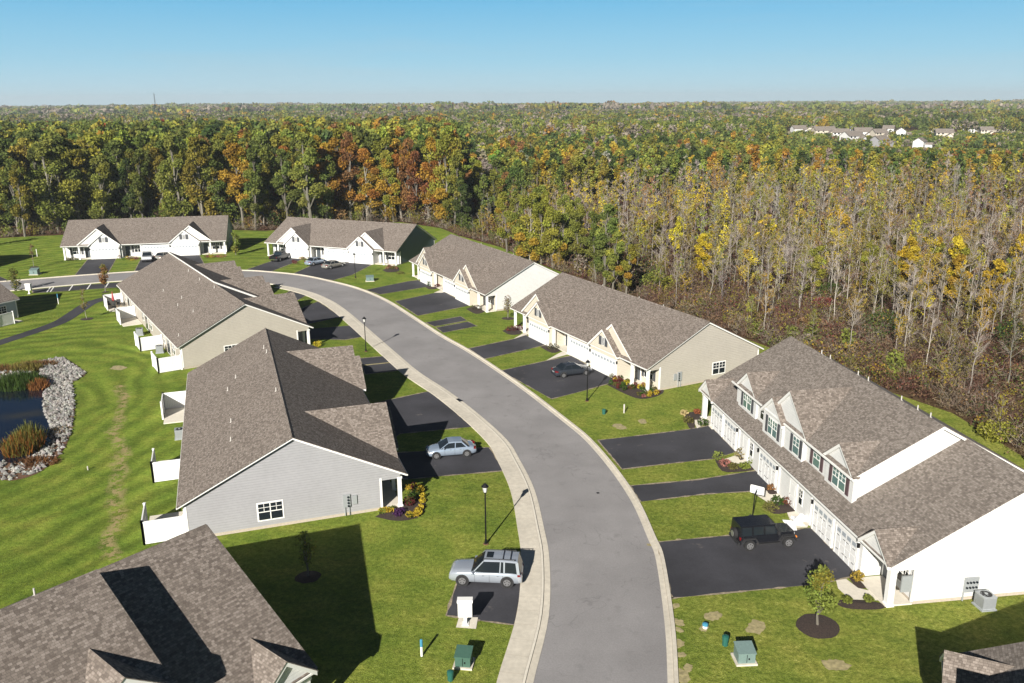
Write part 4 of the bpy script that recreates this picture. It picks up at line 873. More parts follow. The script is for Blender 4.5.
# silver estate by the mailbox: nose to the left; the near wheels touch (463.5, 586.5) and (507, 588.5)
def park(rear, front, W, **k):
    """rear/front: image points on the ground of the near-side wheels' line ends"""
    a = Vector(G(*rear)); b = Vector(G(*front)); d = (b-a).normalized(); n = Vector((-d.y, d.x)); n = n if n.dot(a+n) - n.dot(a) and (a+n).length > a.length else -n
    c = (a+b)/2 + n*W/2; return (c.x, c.y), math.atan2(d.y, d.x)
p, h = park((507, 588.5), (463, 586.5), 1.85); car('estate_car', p, h, 'paint_silver', 'silver estate car with roof rails parked by the white mailbox cluster', L=4.75, W=1.85, H=1.78, style='suv')
p, h = park((473, 457), (431, 460.5), 1.78); car('sedan_car', p, h, 'paint_silver_blue', 'silver-blue sedan beside the grey-sided house, nose in the shade', L=4.4, W=1.75, H=1.42)
a, b = G(564, 378.5), G(592, 375); d = Vector((b[0]-a[0], b[1]-a[1])).normalized(); n = Vector((-d.y, d.x)); car('sedan_car', (a[0]+d.x*1.35+n.x*.9, a[1]+d.y*1.35+n.y*.9), math.atan2(d.y, d.x), 'paint_grey', 'dark grey sedan facing the garage of the beige-sided house', L=4.6, W=1.8, H=1.43)
a, b = G(305, 268.5), G(318, 263.5); hh = HL2(8, 0)-HL2(8, -3); car('sedan_car', midp((304, 267), (328, 262)), math.atan2(hh.y, hh.x)-.25, 'paint_silver_blue', 'light blue-silver car, left one of the pair before the slate-ended house', L=4.5, W=1.8, H=1.45)
car('sedan_car', midp((322, 270.5), (345, 265)), math.atan2(hh.y, hh.x)-.25, 'paint_champagne', 'champagne-coloured sedan, right one of the pair before the slate-ended house', L=4.8, W=1.8, H=1.42)
car('sedan_car', midp((160, 259.5), (168, 258.5)), math.pi/2-.2, 'paint_champagne', 'pale car mostly hidden behind the tan house ridge, beside the white pickup', L=4.5, W=1.8, H=1.42)
def offroader(p, rz, paint, label, pickup=False, name='off_roader'):
    root = empty(name, (p[0], p[1], .03), rz, label, 'car'); B = lambda nm, m, *bx: [q := MB()] and ([q.box(*k) for k in bx], q.build(nm, m, root))[1]
    if pickup:
        B('body', paint, (.55, 2.6, -.93, .93, .5, 1.1), (-.9, .9, -.95, .95, .48, 1.12), (-2.7, -.9, -.95, -.85, .55, 1.15), (-2.7, -.9, .85, .95, .55, 1.15), (-2.75, -2.65, -.95, .95, .55, 1.15), (-2.7, -.9, -.85, .85, .55, .7))
        q = MB(); q.hexa([(-.95, -.9, 1.1), (1.15, -.9, 1.1), (1.15, .9, 1.1), (-.95, .9, 1.1), (-.85, -.75, 1.75), (.4, -.75, 1.75), (.4, .75, 1.75), (-.85, .75, 1.75)]); q.build('window_glass', 'glass', root)
        B('roof', paint, (-.87, .42, -.77, .77, 1.74, 1.82)); B('front_bumper', 'chrome', (2.58, 2.72, -.9, .9, .42, .66)); B('rear_bumper', 'chrome', (-2.85, -2.73, -.9, .9, .42, .62))
        wx, r, hw = (-1.75, 1.7), .4, .96
    else:
        q = MB(); q.box(-2.05, .75, -.78, .78, .55, 1.12); q.hexa([(.7, -.72, .6), (2.05, -.6, .6), (2.05, .6, .6), (.7, .72, .6), (.7, -.72, 1.16), (2.0, -.56, 1.08), (2.0, .56, 1.08), (.7, .72, 1.16)]); q.build('body', paint, root)
        q = MB(); q.hexa([(-2.04, -.77, 1.12), (.74, -.77, 1.12), (.74, .77, 1.12), (-2.04, .77, 1.12), (-2.0, -.68, 1.74), (.42, -.68, 1.74), (.42, .68, 1.74), (-2.0, .68, 1.74)]); q.build('window_glass', 'glass', root)
        q = MB(); q.box(-2.06, .48, -.72, .72, 1.72, 1.84)
        for x in (-2.0, -1.15, -.3): q.hexa([(x-.07, -.785, 1.1), (x+.07, -.785, 1.1), (x+.07, .785, 1.1), (x-.07, .785, 1.1), (x-.07, -.70, 1.74), (x+.07, -.70, 1.74), (x+.07, .70, 1.74), (x-.07, .70, 1.74)])
        for s in (-1, 1): q.hexa([(.68, s*.70, 1.12), (.78, s*.70, 1.12), (.78, s*.79, 1.12), (.68, s*.79, 1.12), (.38, s*.62, 1.74), (.46, s*.62, 1.74), (.46, s*.70, 1.74), (.38, s*.70, 1.74)])
        q.build('hard_top', paint, root)
        for s in (-1, 1):
            for x in (-1.35, 1.5):
                q = MB(); y0, y1 = sorted((s*.62, s*.95)); q.hexa([(x-.62, y0, .62), (x-.5, y0, .62), (x-.5, y1, .62), (x-.62, y1, .62), (x-.42, y0, .92), (x-.36, y0, .88), (x-.36, y1, .88), (x-.42, y1, .92)]); q.box(x-.42, x+.42, y0, y1, .88, .94); q.hexa([(x+.5, y0, .62), (x+.62, y0, .62), (x+.62, y1, .62), (x+.5, y1, .62), (x+.36, y0, .88), (x+.42, y0, .92), (x+.42, y1, .92), (x+.36, y1, .88)]); q.build('fender', 'plastic_dark', root)
            B('side_step', 'plastic_dark', (-.7, .85, min(s*.78, s*.92), max(s*.78, s*.92), .42, .5)); B('wing_mirror', 'plastic_dark', (.6, .75, min(s*.8, s*1.02), max(s*.8, s*1.02), 1.15, 1.36))
            q = MB(); q.tube((2.03, s*.42, .86), (2.08, s*.42, .86), .11, n=14); q.build('headlight', 'head_lens', root); B('indicator', 'amber', (1.98, 2.1, min(s*.7, s*.86), max(s*.7, s*.86), .74, .84))
        B('front_bumper', 'plastic_dark', (2.1, 2.28, -.85, .85, .45, .65)); B('rear_bumper', 'plastic_dark', (-2.2, -2.06, -.8, .8, .45, .65)); q = MB(); [q.box(2.04, 2.06, y-.03, y+.03, .7, 1.0) for y in (-.24, -.16, -.08, 0, .08, .16, .24)]; q.build('grille_slot', 'grey_metal', root)
        q = MB(); q.tube((-2.3, 0, 1.0), (-2.06, 0, 1.0), .38, n=20); so = q.build('spare_wheel', 'tyre', root); q = MB(); q.tube((-2.32, 0, 1.0), (-2.3, 0, 1.0), .22, n=16); q.build('rim', 'alloy', so)
        wx, r, hw = (-1.35, 1.5), .4, .93
    for x in wx:
        for s in (-1, 1): wheel(root, x, s*hw, r, .26)
    for s in (-1, 1): B('taillight', 'tail_red', (-2.09 if not pickup else -2.77, -2.0 if not pickup else -2.6, min(s*.66, s*.80), max(s*.66, s*.80), .85, 1.05))
a, b = G(748.5, 551), G(787.5, 547.5); d = Vector((b[0]-a[0], b[1]-a[1])).normalized(); n = Vector((-d.y, d.x)); c = (Vector(a)+Vector(b))/2 + n*.8 - d*.05
offroader((c.x, c.y), math.atan2(d.y, d.x), 'paint_black', 'black boxy off-roader with a hard top and spare wheel on the nearest right driveway')
hh = HL2(24, 0)-HL2(24, -3); offroader(midp((272, 262), (289, 258)), math.atan2(hh.y, hh.x)+.9+math.pi-3.9, 'paint_black', 'black pickup on the farther driveway of the slate-ended house', pickup=True, name='pickup_truck')
hh = HL1(13, -3)-HL1(13, 0); offroader(midp((144, 264), (152, 257)), math.atan2(hh.y, hh.x)+.1, 'paint_white', 'white pickup parked nose out before the far white house', pickup=True, name='pickup_truck')
# ---------------------------------------------------------------- vegetation (all quads, built as arrays)
def mesh_q(name, V4, Cc, m):
    """V4: (N,4,3) quads; Cc: (N,3) colours"""
    V4 = np.asarray(V4, np.float32); n = len(V4); me = bpy.data.meshes.new(name)
    me.vertices.add(n*4); me.vertices.foreach_set('co', V4.reshape(-1)); me.loops.add(n*4); me.loops.foreach_set('vertex_index', np.arange(n*4, dtype=np.int32))
    me.polygons.add(n); me.polygons.foreach_set('loop_start', np.arange(0, n*4, 4, dtype=np.int32)); me.update(calc_edges=True)
    at = me.attributes.new('Col', 'FLOAT_COLOR', 'POINT'); col = np.ones((n*4, 4), np.float32); col[:, :3] = np.repeat(np.asarray(Cc, np.float32), 4, 0); at.data.foreach_set('color', col.reshape(-1))
    me.materials.append(M[m]); return me
def cards(c, size, g, asp=.75, up=None):
    n = len(c); a = g.normal(size=(n, 3)); a /= np.linalg.norm(a, axis=1)[:, None]; b = g.normal(size=(n, 3)); b -= (b*a).sum(1)[:, None]*a; b /= np.linalg.norm(b, axis=1)[:, None]
    s = size*g.uniform(.6, 1.3, (n, 1)); a = a*s; b = b*s*asp
    return np.stack([c-a*.6-b*.2, c+a*.1-b*.65, c+a*.65+b*.15, c-a*.1+b*.6], 1)
def tubes(P0, P1, r0, r1, n=4):
    P0, P1 = np.atleast_2d(P0).astype(float), np.atleast_2d(P1).astype(float); N = len(P0); r0 = np.broadcast_to(r0, N)[:, None]; r1 = np.broadcast_to(r1, N)[:, None]
    d = P1-P0; d /= np.linalg.norm(d, axis=1)[:, None]+1e-9; h = np.where(np.abs(d[:, 2:3]) > .9, [[1., 0, 0]], [[0, 0, 1.]]); a = np.cross(d, h); a /= np.linalg.norm(a, axis=1)[:, None]; b = np.cross(d, a); Q = []
    for k in range(n):
        t0, t1 = 2*math.pi*k/n, 2*math.pi*(k+1)/n; u0 = a*math.cos(t0)+b*math.sin(t0); u1 = a*math.cos(t1)+b*math.sin(t1)
        Q.append(np.stack([P0+u0*r0, P0+u1*r0, P1+u1*r1, P1+u0*r1], 1))
    return np.concatenate(Q)
def twigs(P0, P1, w, g):
    d = P1-P0; a = np.cross(d, g.normal(size=d.shape)); a /= np.linalg.norm(a, axis=1)[:, None]+1e-9; w = np.broadcast_to(w, len(P0))[:, None]
    return np.stack([P0-a*w, P0+a*w, P1+a*w*.35, P1-a*w*.35], 1)
SP = {'dark': (.068, .092, .030), 'green': (.120, .148, .038), 'leafy': (.180, .198, .044), 'lime': (.24, .235, .042), 'olive': (.205, .175, .035), 'yellow': (.42, .31, .035), 'gold': (.33, .215, .035),
      'orange': (.29, .145, .032), 'rust': (.20, .095, .042), 'brown': (.21, .125, .06), 'red': (.26, .035, .03), 'grey': (.25, .21, .17)}
def unit(g, n): v = g.normal(size=(n, 3)); return v/np.linalg.norm(v, axis=1)[:, None]
def leafy(g, h, r, sp, n, size, base=.35, slim=False, trunk=True, mixsp=None, fill=1.):
    """trunk with limbs; crown of leaf clumps on uneven lobes. returns wood quads, colours, leaf quads, colours"""
    W = []; bark = np.array([.17, .155, .13])*g.uniform(.7, 1.25)
    lean = g.normal(0, .03*h, 2); top = np.array([lean[0], lean[1], h*.86]); k = 5; P = [np.array([0, 0, 0.])]
    for i in range(1, k+1): P.append(np.array([lean[0]*i/k + g.normal(0, .1), lean[1]*i/k + g.normal(0, .1), h*.86*i/k]))
    tr = .014*h+.03; P = np.array(P); rr = tr*(1-np.arange(k+1)/k*.88)
    if trunk: W.append(tubes(P[:-1], P[1:], rr[:-1], rr[1:], 6))
    nl = int(g.integers(13, 19)); L = []
    for i in range(nl):
        t = (i+.5)/nl; z = h*(base + (1-base)*t*.93); prof = math.sin(math.pi*min(1, (t*.78+.20)))**.7; a = g.uniform(0, 6.28); rad = r*prof*g.uniform(.25, .85)*(1-.35*(fill > 1))
        L.append((rad*math.cos(a)+lean[0]*t, rad*math.sin(a)+lean[1]*t, z, r*g.uniform(.30, .50)*(.65+.35*prof)*fill))
    L = np.array(L)
    if trunk:
        st = np.array([[lean[0]*q[2]/h, lean[1]*q[2]/h, max(h*base*.7, q[2]-q[3]*1.3-.12*h)] for q in L]); W.append(tubes(st, L[:, :3], tr*.35, tr*.1, 4))
    idx = g.integers(0, nl, n); dirv = unit(g, n); rad = g.uniform(.45, 1.05, (n, 1)); C_ = L[idx, :3] + dirv*L[idx, 3:4]*rad*np.array([[1, 1, .82]])
    C_[:, 2] = np.maximum(C_[:, 2], h*base*.8)
    Q = cards(C_, size, g); base_c = np.array(SP[sp]); lobe_c = base_c*g.uniform(.82, 1.2, (nl, 1))*(1+g.normal(0, .04, (nl, 3)))
    if mixsp: m = g.random(nl) < .16; lobe_c[m] = np.array(SP[mixsp])*g.uniform(.8, 1.2, (m.sum(), 1))
    col = lobe_c[idx]*g.uniform(.7, 1.35, (n, 1)); W = np.concatenate(W) if W else np.zeros((0, 4, 3)); return W, np.tile(bark, (len(W), 1)), Q, np.clip(col, 0, 1)
def bare(g, h, sp, ntw=120, nleaf=70, lsize=.2, tw=.022, pale=1.):
    """slim pale trunk, rising branches, a haze of twigs and a few leaves"""
    lean = g.normal(0, .05*h, 2); k = 6; P = [np.zeros(3)]
    for i in range(1, k+1): t = i/k; P.append(np.array([lean[0]*t**1.4 + g.normal(0, .07), lean[1]*t**1.4 + g.normal(0, .07), h*t]))
    P = np.array(P); tr = .0060*h+.018; rr = tr*(1-np.arange(k+1)/k*.85); W = [tubes(P[:-1], P[1:], rr[:-1], rr[1:], 5)]; WC = [np.tile(np.array([.29, .265, .235])*pale*g.uniform(.8, 1.2), (len(W[0]), 1))]
    nb = int(g.integers(12, 20)); t = g.uniform(.28, .97, nb); S = np.stack([np.interp(t*h, P[:, 2], P[:, 0]), np.interp(t*h, P[:, 2], P[:, 1]), t*h], 1); a = g.uniform(0, 6.28, nb); el = g.uniform(.6, 1.15, nb); ln = h*g.uniform(.12, .30, nb)*(1.2-t)
    D = np.stack([np.cos(a)*np.cos(el), np.sin(a)*np.cos(el), np.sin(el)], 1); E_ = S + D*ln[:, None]; q = tubes(S, E_, tr*.38, tr*.1, 3); W.append(q); WC.append(np.tile(np.array([.26, .235, .205])*pale, (len(q), 1)))
    j = g.integers(0, nb, ntw); u = g.uniform(.15, 1, (ntw, 1)); s = S[j] + (E_[j]-S[j])*u; d = D[j] + unit(g, ntw)*.65; d[:, 2] = np.abs(d[:, 2])*.9+.1; d /= np.linalg.norm(d, axis=1)[:, None]; e = s + d*g.uniform(.25, 1., (ntw, 1))*h*.09
    q = twigs(s, e, tw, g); W.append(q); WC.append(np.array([[.265, .225, .20]])*pale*g.uniform(.7, 1.3, (len(q), 1)))
    if nleaf: j = g.integers(0, ntw, nleaf); Cn = s[j]+(e[j]-s[j])*g.uniform(.3, 1.1, (nleaf, 1)) + g.normal(0, .12, (nleaf, 3)); Q = cards(Cn, lsize, g); col = np.array(SP[sp])*g.uniform(.65, 1.35, (nleaf, 1))
    else: Q = np.zeros((0, 4, 3)); col = np.zeros((0, 3))
    return np.concatenate(W), np.concatenate(WC), Q, col
def proj(x, y, z):
    cp, sp_ = math.cos(PITCH), math.sin(PITCH); zz = z-CAMH; Z = y*cp - zz*sp_; Y = y*sp_ + zz*cp; return 512+FPX*x/Z, 341.5-FPX*Y/Z
edge_np = np.array([(p.x, p.y) for p in edge])
def in_forest(x, y):
    poly = np.concatenate([edge_np, [[7000, -200], [7000, 11000], [-8000, 11000], [-8000, edge_np[0, 1]]]]); c = np.zeros(len(x), bool); n = len(poly)
    for i in range(n):
        x0, y0 = poly[i]; x1, y1 = poly[(i+1) % n]
        if y0 == y1: continue
        c ^= ((y0 > y) != (y1 > y)) & (x < (x1-x0)*(y-y0)/(y1-y0)+x0)
    return c
def grid(sp, y0, y1, g, w=.80):
    xs, ys = np.meshgrid(np.arange(-w*y1, w*y1, sp), np.arange(y0, y1, sp)); x = xs.ravel()+g.uniform(-.48, .48, xs.size)*sp; y = ys.ravel()+g.uniform(-.48, .48, xs.size)*sp
    d = np.hypot(x, y); k = (d >= y0) & (d < y1) & (np.abs(np.arctan2(x, y)) < R(38)) & (y > 20) & in_forest(x, y); return x[k], y[k], d[k]
def is_bare(x, y, g):
    px = 512 + FPX*x/np.maximum(y, 1); d = np.hypot(x, y); lim = np.interp(px, [430, 470, 560, 760, 1024], [150, 205, 255, 290, 330]); n = g.normal(0, 14, len(x))
    return (px > 452 + g.normal(0, 16, len(x))) & (d + n < lim)
def smooth_noise(x, y, sc, seed):
    g = np.random.default_rng(seed); v = 0
    for k in range(5): a = g.uniform(0, 6.28); f = g.uniform(.6, 1.6)/sc; v = v + np.sin((x*math.cos(a)+y*math.sin(a))*f*6.28 + g.uniform(0, 6.28))
    return v/5
def edge_dist(X, Y):
    P = edge_np; a = P[:-1]; b = P[1:]; ab = b-a; p = np.array([X, Y]); t = (((p-a)*ab).sum(1)/(ab**2).sum(1)).clip(0, 1); return float(np.sqrt((((a+ab*t[:, None])-p)**2).sum(1)).min())
T = []   # x, y, d, kind, species, height
g = np.random.default_rng(11)
x, y, d = grid(2.9, 40, 205, g); b = is_bare(x, y, g)
for i in np.nonzero(b)[0]:
    if g.random() < np.interp(d[i], [70, 110, 150], [.5, .62, .9])*np.interp(edge_dist(x[i], y[i]), [1, 8, 20], [.2, .5, 1.]): T.append((x[i], y[i], d[i], 'bare'))
x, y, d = grid(4.2, 205, 345, g); b = is_bare(x, y, g)
for i in np.nonzero(b)[0]: T.append((x[i], y[i], d[i], 'bare'))
x, y, d = grid(5.6, 40, 470, g); b = is_bare(x, y, g)
for i in np.nonzero(~b)[0]: T.append((x[i], y[i], d[i], 'leafy'))
# leafy trees that stand among the bare ones, by image position of their foot
for px, py, h, sp in ((507, 252, 13, 'lime'), (520, 258, 14, 'leafy'), (530, 261, 14, 'lime'), (541, 264, 13, 'lime'), (553, 268, 12, 'lime'), (535, 258, 15, 'leafy'), (548, 258, 14, 'lime'), (562, 266, 14, 'leafy'), (580, 273, 12, 'leafy'), (604, 291, 15, 'green'), (612, 296, 11, 'leafy'), (596, 284, 13, 'green'), (626, 298, 9, 'lime'), (574, 262, 13, 'leafy'), (351, 222, 24, 'rust'), (345, 220, 20, 'rust'), (402, 221, 18, 'orange'), (410, 221, 22, 'rust'), (418, 222, 19, 'rust'), (429, 222.5, 16, 'orange'), (318, 224, 22, 'gold'), (309, 223, 20, 'lime'), (899, 311, 11.5, 'yellow'), (908, 316, 10.5, 'yellow'), (948, 310, 11.5, 'yellow'), (957, 314, 10, 'gold'), (985, 333, 10.5, 'yellow'), (702, 288, 9.5, 'yellow'), (1012, 302, 11, 'yellow'), (866, 300, 9.5, 'lime'), (762, 262, 9.5, 'yellow'), (838, 262, 10.5, 'gold'), (652, 262, 9.5, 'gold'), (812, 300, 9, 'lime'), (676, 262, 9, 'yellow'), (930, 296, 10, 'gold'), (255, 228, 15, 'lime'), (264, 227, 13, 'lime'), (386, 222, 17, 'gold'), (370, 221, 16, 'olive'), (332, 222, 12, 'orange')):
    X, Y = G(px, py); T.append((X, Y, math.hypot(X, Y), 'leafy', sp, h))
def species(i, x, y, d, kind, g):
    px = 512 + FPX*x/max(y, 1); n1 = smooth_noise(x, y, 55, 3); n2 = smooth_noise(x, y, 28, 5); r = g.random()
    if kind == 'bare':
        r += .10*n1
        if d < 110: return 'yellow' if r < .19 else 'gold' if r < .27 else 'olive' if r < .40 else 'lime' if r < .46 else 'brown' if r < .56 else 'grey'
        return 'yellow' if r < .11 else 'gold' if r < .21 else 'olive' if r < .42 else 'lime' if r < .52 else 'brown' if r < .66 else 'grey'
    if px < 235: pr = (('dark', .10), ('green', .36), ('leafy', .28), ('lime', .12), ('olive', .12), ('rust', .015), ('orange', .015), ('red', .01))
    elif px < 455: pr = (('dark', .06), ('green', .24), ('leafy', .20), ('lime', .16), ('olive', .10), ('orange', .07), ('gold', .06), ('rust', .055))
    else: pr = (('dark', .18), ('green', .26), ('leafy', .13), ('lime', .10), ('olive', .12), ('orange', .06), ('gold', .05), ('rust', .05), ('grey', .05))
    v = (r + .22*n2) % 1.; acc = 0; tot = sum(p for _, p in pr)
    for s, p in pr:
        acc += p/tot
        if v < acc: return s
    return pr[1][0]
TT = []
for i, t in enumerate(T):
    if len(t) == 6: TT.append(t); continue
    X, Y, D, k = t; sp = species(i, X, Y, D, k, g)
    h = g.choice([g.uniform(5, 8), g.uniform(8, 11.5), g.uniform(9.5, 13.5)]) if k == 'bare' else g.uniform(17.5, 24.5)
    if k == 'bare': h *= float(np.interp(D, [60, 95, 130], [.85, 1.0, 1.05]))
    if k == 'bare': h *= float(np.interp(edge_dist(X, Y), [0, 40, 90], [.72, .85, 1.]))
    if k == 'leafy' and 512+FPX*X/Y > 455: h *= .66
    if 512+FPX*X/Y > 775: h = min(h, max(3.5, 27.5-34*D/FPX))
    TT.append((X, Y, D, k, sp, h))
# how large each shows: hidden feet behind the nearer rows count less
pxs = [512+FPX*t[0]/t[1] for t in TT]
def shows(t, p):
    if not (-10 < p < 1034): return 0
    s = t[5]/t[2]
    if t[3] == 'leafy' and len(t) == 6:
        dep = t[2] - float(np.interp(p, [-60, 265, 440, 500, 600], [225, 222, 212, 195, 150])); s *= 1.25 if dep < 9 or len(t) == 7 else .8 if dep < 22 else .35
    return s
sc = np.array([shows(t, p) for t, p in zip(TT, pxs)]); order = np.argsort(-sc); near = set(order[:296].tolist())
# prototypes
PR = {}
def proto(kind, sp, var):
    key = (kind, sp, var)
    if key not in PR:
        gg = np.random.default_rng(abs(hash((kind == 'bare', len(sp), sum(map(ord, sp)), var))) % 99991)
        if kind == 'leafy': W, WC, Q, QC = leafy(gg, 17, 3.5 if var != 1 else 2.8, sp, 4600, .34, base=.24 if var else .10, mixsp={'green': 'leafy', 'dark': 'green', 'leafy': 'lime', 'lime': 'gold', 'olive': 'leafy', 'orange': 'gold', 'rust': 'orange', 'gold': 'lime', 'red': 'orange', 'grey': 'olive'}.get(sp))
        else:
            nl = {'grey': 40, 'brown': 420, 'olive': 700, 'yellow': 850, 'gold': 850, 'lime': 800}[sp]; W, WC, Q, QC = bare(gg, 10, sp, 420, nl, .14, .012)
        PR[key] = (mesh_q('trunk', W, WC, 'bark'), mesh_q('crown', Q, QC, 'leaf'))
    return PR[key]
WORDS = {'dark': 'dark green', 'green': 'mid green', 'leafy': 'fresh green', 'lime': 'yellow-green', 'olive': 'olive', 'yellow': 'bright yellow', 'gold': 'golden', 'orange': 'orange', 'rust': 'rust-brown', 'brown': 'brown', 'red': 'red', 'grey': 'grey'}
def where(p, X, Y):
    if p < 60: return 'at the far left end of the wood'
    if p < 240: return 'behind the far white house'
    if p < 275: return 'in the gap between the two far houses'
    if p < 430: return 'behind the slate-ended house'
    if p < 545: return 'behind the house with the round tree at its wall'
    if p < 720: return 'behind the beige-sided house'
    if p < 880: return 'in the thicket behind the tall white house'
    return 'in the thicket at the right edge of the photo'
def put_tree(X, Y, kind, sp, h, gr, label=None, group=None, rz=None):
    var = int(gr.integers(0, 3 if kind == 'bare' else 2)); tm, cm = proto(kind, sp, var); s = h/(10. if kind == 'bare' else 17.); r = empty('bare_tree' if kind == 'bare' else 'leafy_tree', (X, Y, 0), gr.uniform(0, 6.28) if rz is None else rz)
    r.scale = (s*gr.uniform(.85, 1.15), s*gr.uniform(.85, 1.15), s); p = 512+FPX*X/Y
    if kind == 'bare': lb = f'slim {"leafless grey" if sp == "grey" else "thin-leaved " + WORDS[sp]} tree {where(p, X, Y)}'; gp = f'{WORDS[sp]} slim trees {where(p, X, Y)}'
    else: lb = f'{"tall" if h > 13 else "small"} {WORDS[sp]} leafy tree {where(p, X, Y)}'; gp = f'{"tall" if h > 13 else "small"} {WORDS[sp]} leafy trees {where(p, X, Y)}'
    tag(r, label or lb, 'tree', group or gp)
    for nm, me in (('trunk', tm), ('crown', cm)): o = bpy.data.objects.new(nm, me); C.objects.link(o); o.parent = r
    return r
gr = np.random.default_rng(5)
for i in near: X, Y, D, k, sp, h = TT[i]; put_tree(X, Y, k, sp, h, gr)
# the rest of the wood as one mass: variants transformed as arrays
MV = {}
def mass_var(kind, sp, far):
    key = (kind, sp, far)
    if key not in MV:
        L = []
        for v in range(4):
            gg = np.random.default_rng(1000+v*17+len(sp)*5+ord(sp[0])+far*7)
            if kind == 'leafy': W, WC, Q, QC = leafy(gg, 17, 3.5, sp, (1500, 850, 420)[far], (.50, .66, .90)[far], base=.3, trunk=far == 0, mixsp={'green': 'leafy', 'leafy': 'lime', 'lime': 'olive', 'orange': 'gold', 'rust': 'orange'}.get(sp))
            else:
                nl = {'grey': 40, 'brown': 230, 'olive': 420, 'yellow': 420, 'gold': 420, 'lime': 400}[sp]; W, WC, Q, QC = bare(gg, 10, sp, (190, 120, 80)[far], int(nl*(1, .7, .5)[far]), (.20, .28, .38)[far], (.02, .034, .05)[far])
            L.append((np.concatenate([W, Q]), np.concatenate([WC, QC])))
        MV[key] = L
    return MV[key]
def place(arrs, X, Y, h, href, g):
    V, Cc = arrs; s = h/href; a = g.uniform(0, 6.28); c, sn = math.cos(a), math.sin(a); R2 = np.array([[c, sn, 0], [-sn, c, 0], [0, 0, 1]]); W = (V @ R2)*s*np.array([g.uniform(.85, 1.2), g.uniform(.85, 1.2), 1]); W = W + np.array([X, Y, 0]); return W.astype(np.float32), (Cc*g.uniform(.75, 1.2)*(1+g.normal(0, .05, 3))).clip(0, 1).astype(np.float32)
A, B_ = [], []
for i, (X, Y, D, k, sp, h) in enumerate(TT):
    if i in near: continue
    if k == 'bare': far = 0 if D < 120 else 1 if D < 220 else 2
    else: far = 0 if D < 262 else 1 if D < 330 else 2
    v, c = place(mass_var(k, sp, far)[int(gr.integers(0, 4))], X, Y, h, 10. if k == 'bare' else 17., gr); A.append(v); B_.append(c)
o = bpy.data.objects.new('forest', mesh_q('forest', np.concatenate(A), np.concatenate(B_), 'leaf')); C.objects.link(o); tag(o, kind='stuff')
# beyond: ever coarser crowns out to the horizon
def far_wood(name, y0, y1, sp, n, size, hh, r, seed, greys=.25):
    g = np.random.default_rng(seed); x, y, d = grid(sp, y0, y1, g, .82); N = len(x)
    if y0 < 1300:   # clearings where the far estate stands
        k = np.ones(N, bool)
        for hx, hy, hr in FARH: k &= np.hypot(x-hx, (y-hy)) > hr
        x, y, d = x[k], y[k], d[k]; N = len(x)
    h = g.uniform(.7, 1.08, N)*hh*(1+.12*smooth_noise(x, y, 300, seed))*np.where(g.random(N) < .06, g.uniform(1.1, 1.6 if y0 > 1000 else 1.2, N), 1.); n1 = smooth_noise(x, y, 260, seed+1); n2 = smooth_noise(x, y, 90, seed+2)
    names = ['dark', 'green', 'leafy', 'olive', 'grey', 'lime', 'orange', 'rust', 'gold']; base = np.array([.18, .24, .16, .16, greys, .06, .018, .022, .03]); cum = np.cumsum(base/base.sum())
    v = (g.random(N)*.7 + .5*n1 + .2*n2) % 1.; pick = np.searchsorted(cum, v).clip(0, len(names)-1); col = np.array([SP[s] for s in names])[pick]*g.uniform(.75, 1.25, (N, 1)); col = np.where((pick == 4)[:, None], col*1.0, col)
    pp = 512+FPX*x/y; h = np.where((pp > 775) & (d < 745), np.minimum(h, np.maximum(g.uniform(2.5, 6.5, N), 27.5-34*d/FPX)), h); u = unit(g, N*n).reshape(N, n, 3); u[..., 2] = np.abs(u[..., 2])*.95-.25; cen = np.stack([x, y, h*.62], 1)[:, None, :] + u*g.uniform(.6, 1.05, (N, n, 1))*np.array([r, r, hh*.40]); cen = cen.reshape(-1, 3)
    inn = np.zeros(len(x), bool)
    for i_ in range(4):
        (xa, ya), (xb, yb) = kp[i_], kp[(i_+1) % 4]; inn ^= ((ya > y) != (yb > y)) & (x < (xb-xa)*(y-ya)/(yb-ya+1e-9)+xa)
    cen[:, 2] = np.where(np.repeat(inn & (d < 745), n), cen[:, 2]*.55+3.2, cen[:, 2])
    hill = (1+smooth_noise(x, y, 1900, 3))*max(0, min(9, (y0-700)/110)); cen[:, 2] += np.repeat(hill, n); cl = np.repeat(col, n, 0)*g.uniform(.72, 1.3, (N*n, 1)); o = bpy.data.objects.new(name, mesh_q(name, cards(cen, size, g, .9), cl.clip(0, 1), 'leaf')); C.objects.link(o); tag(o, kind='stuff')
FARH = []
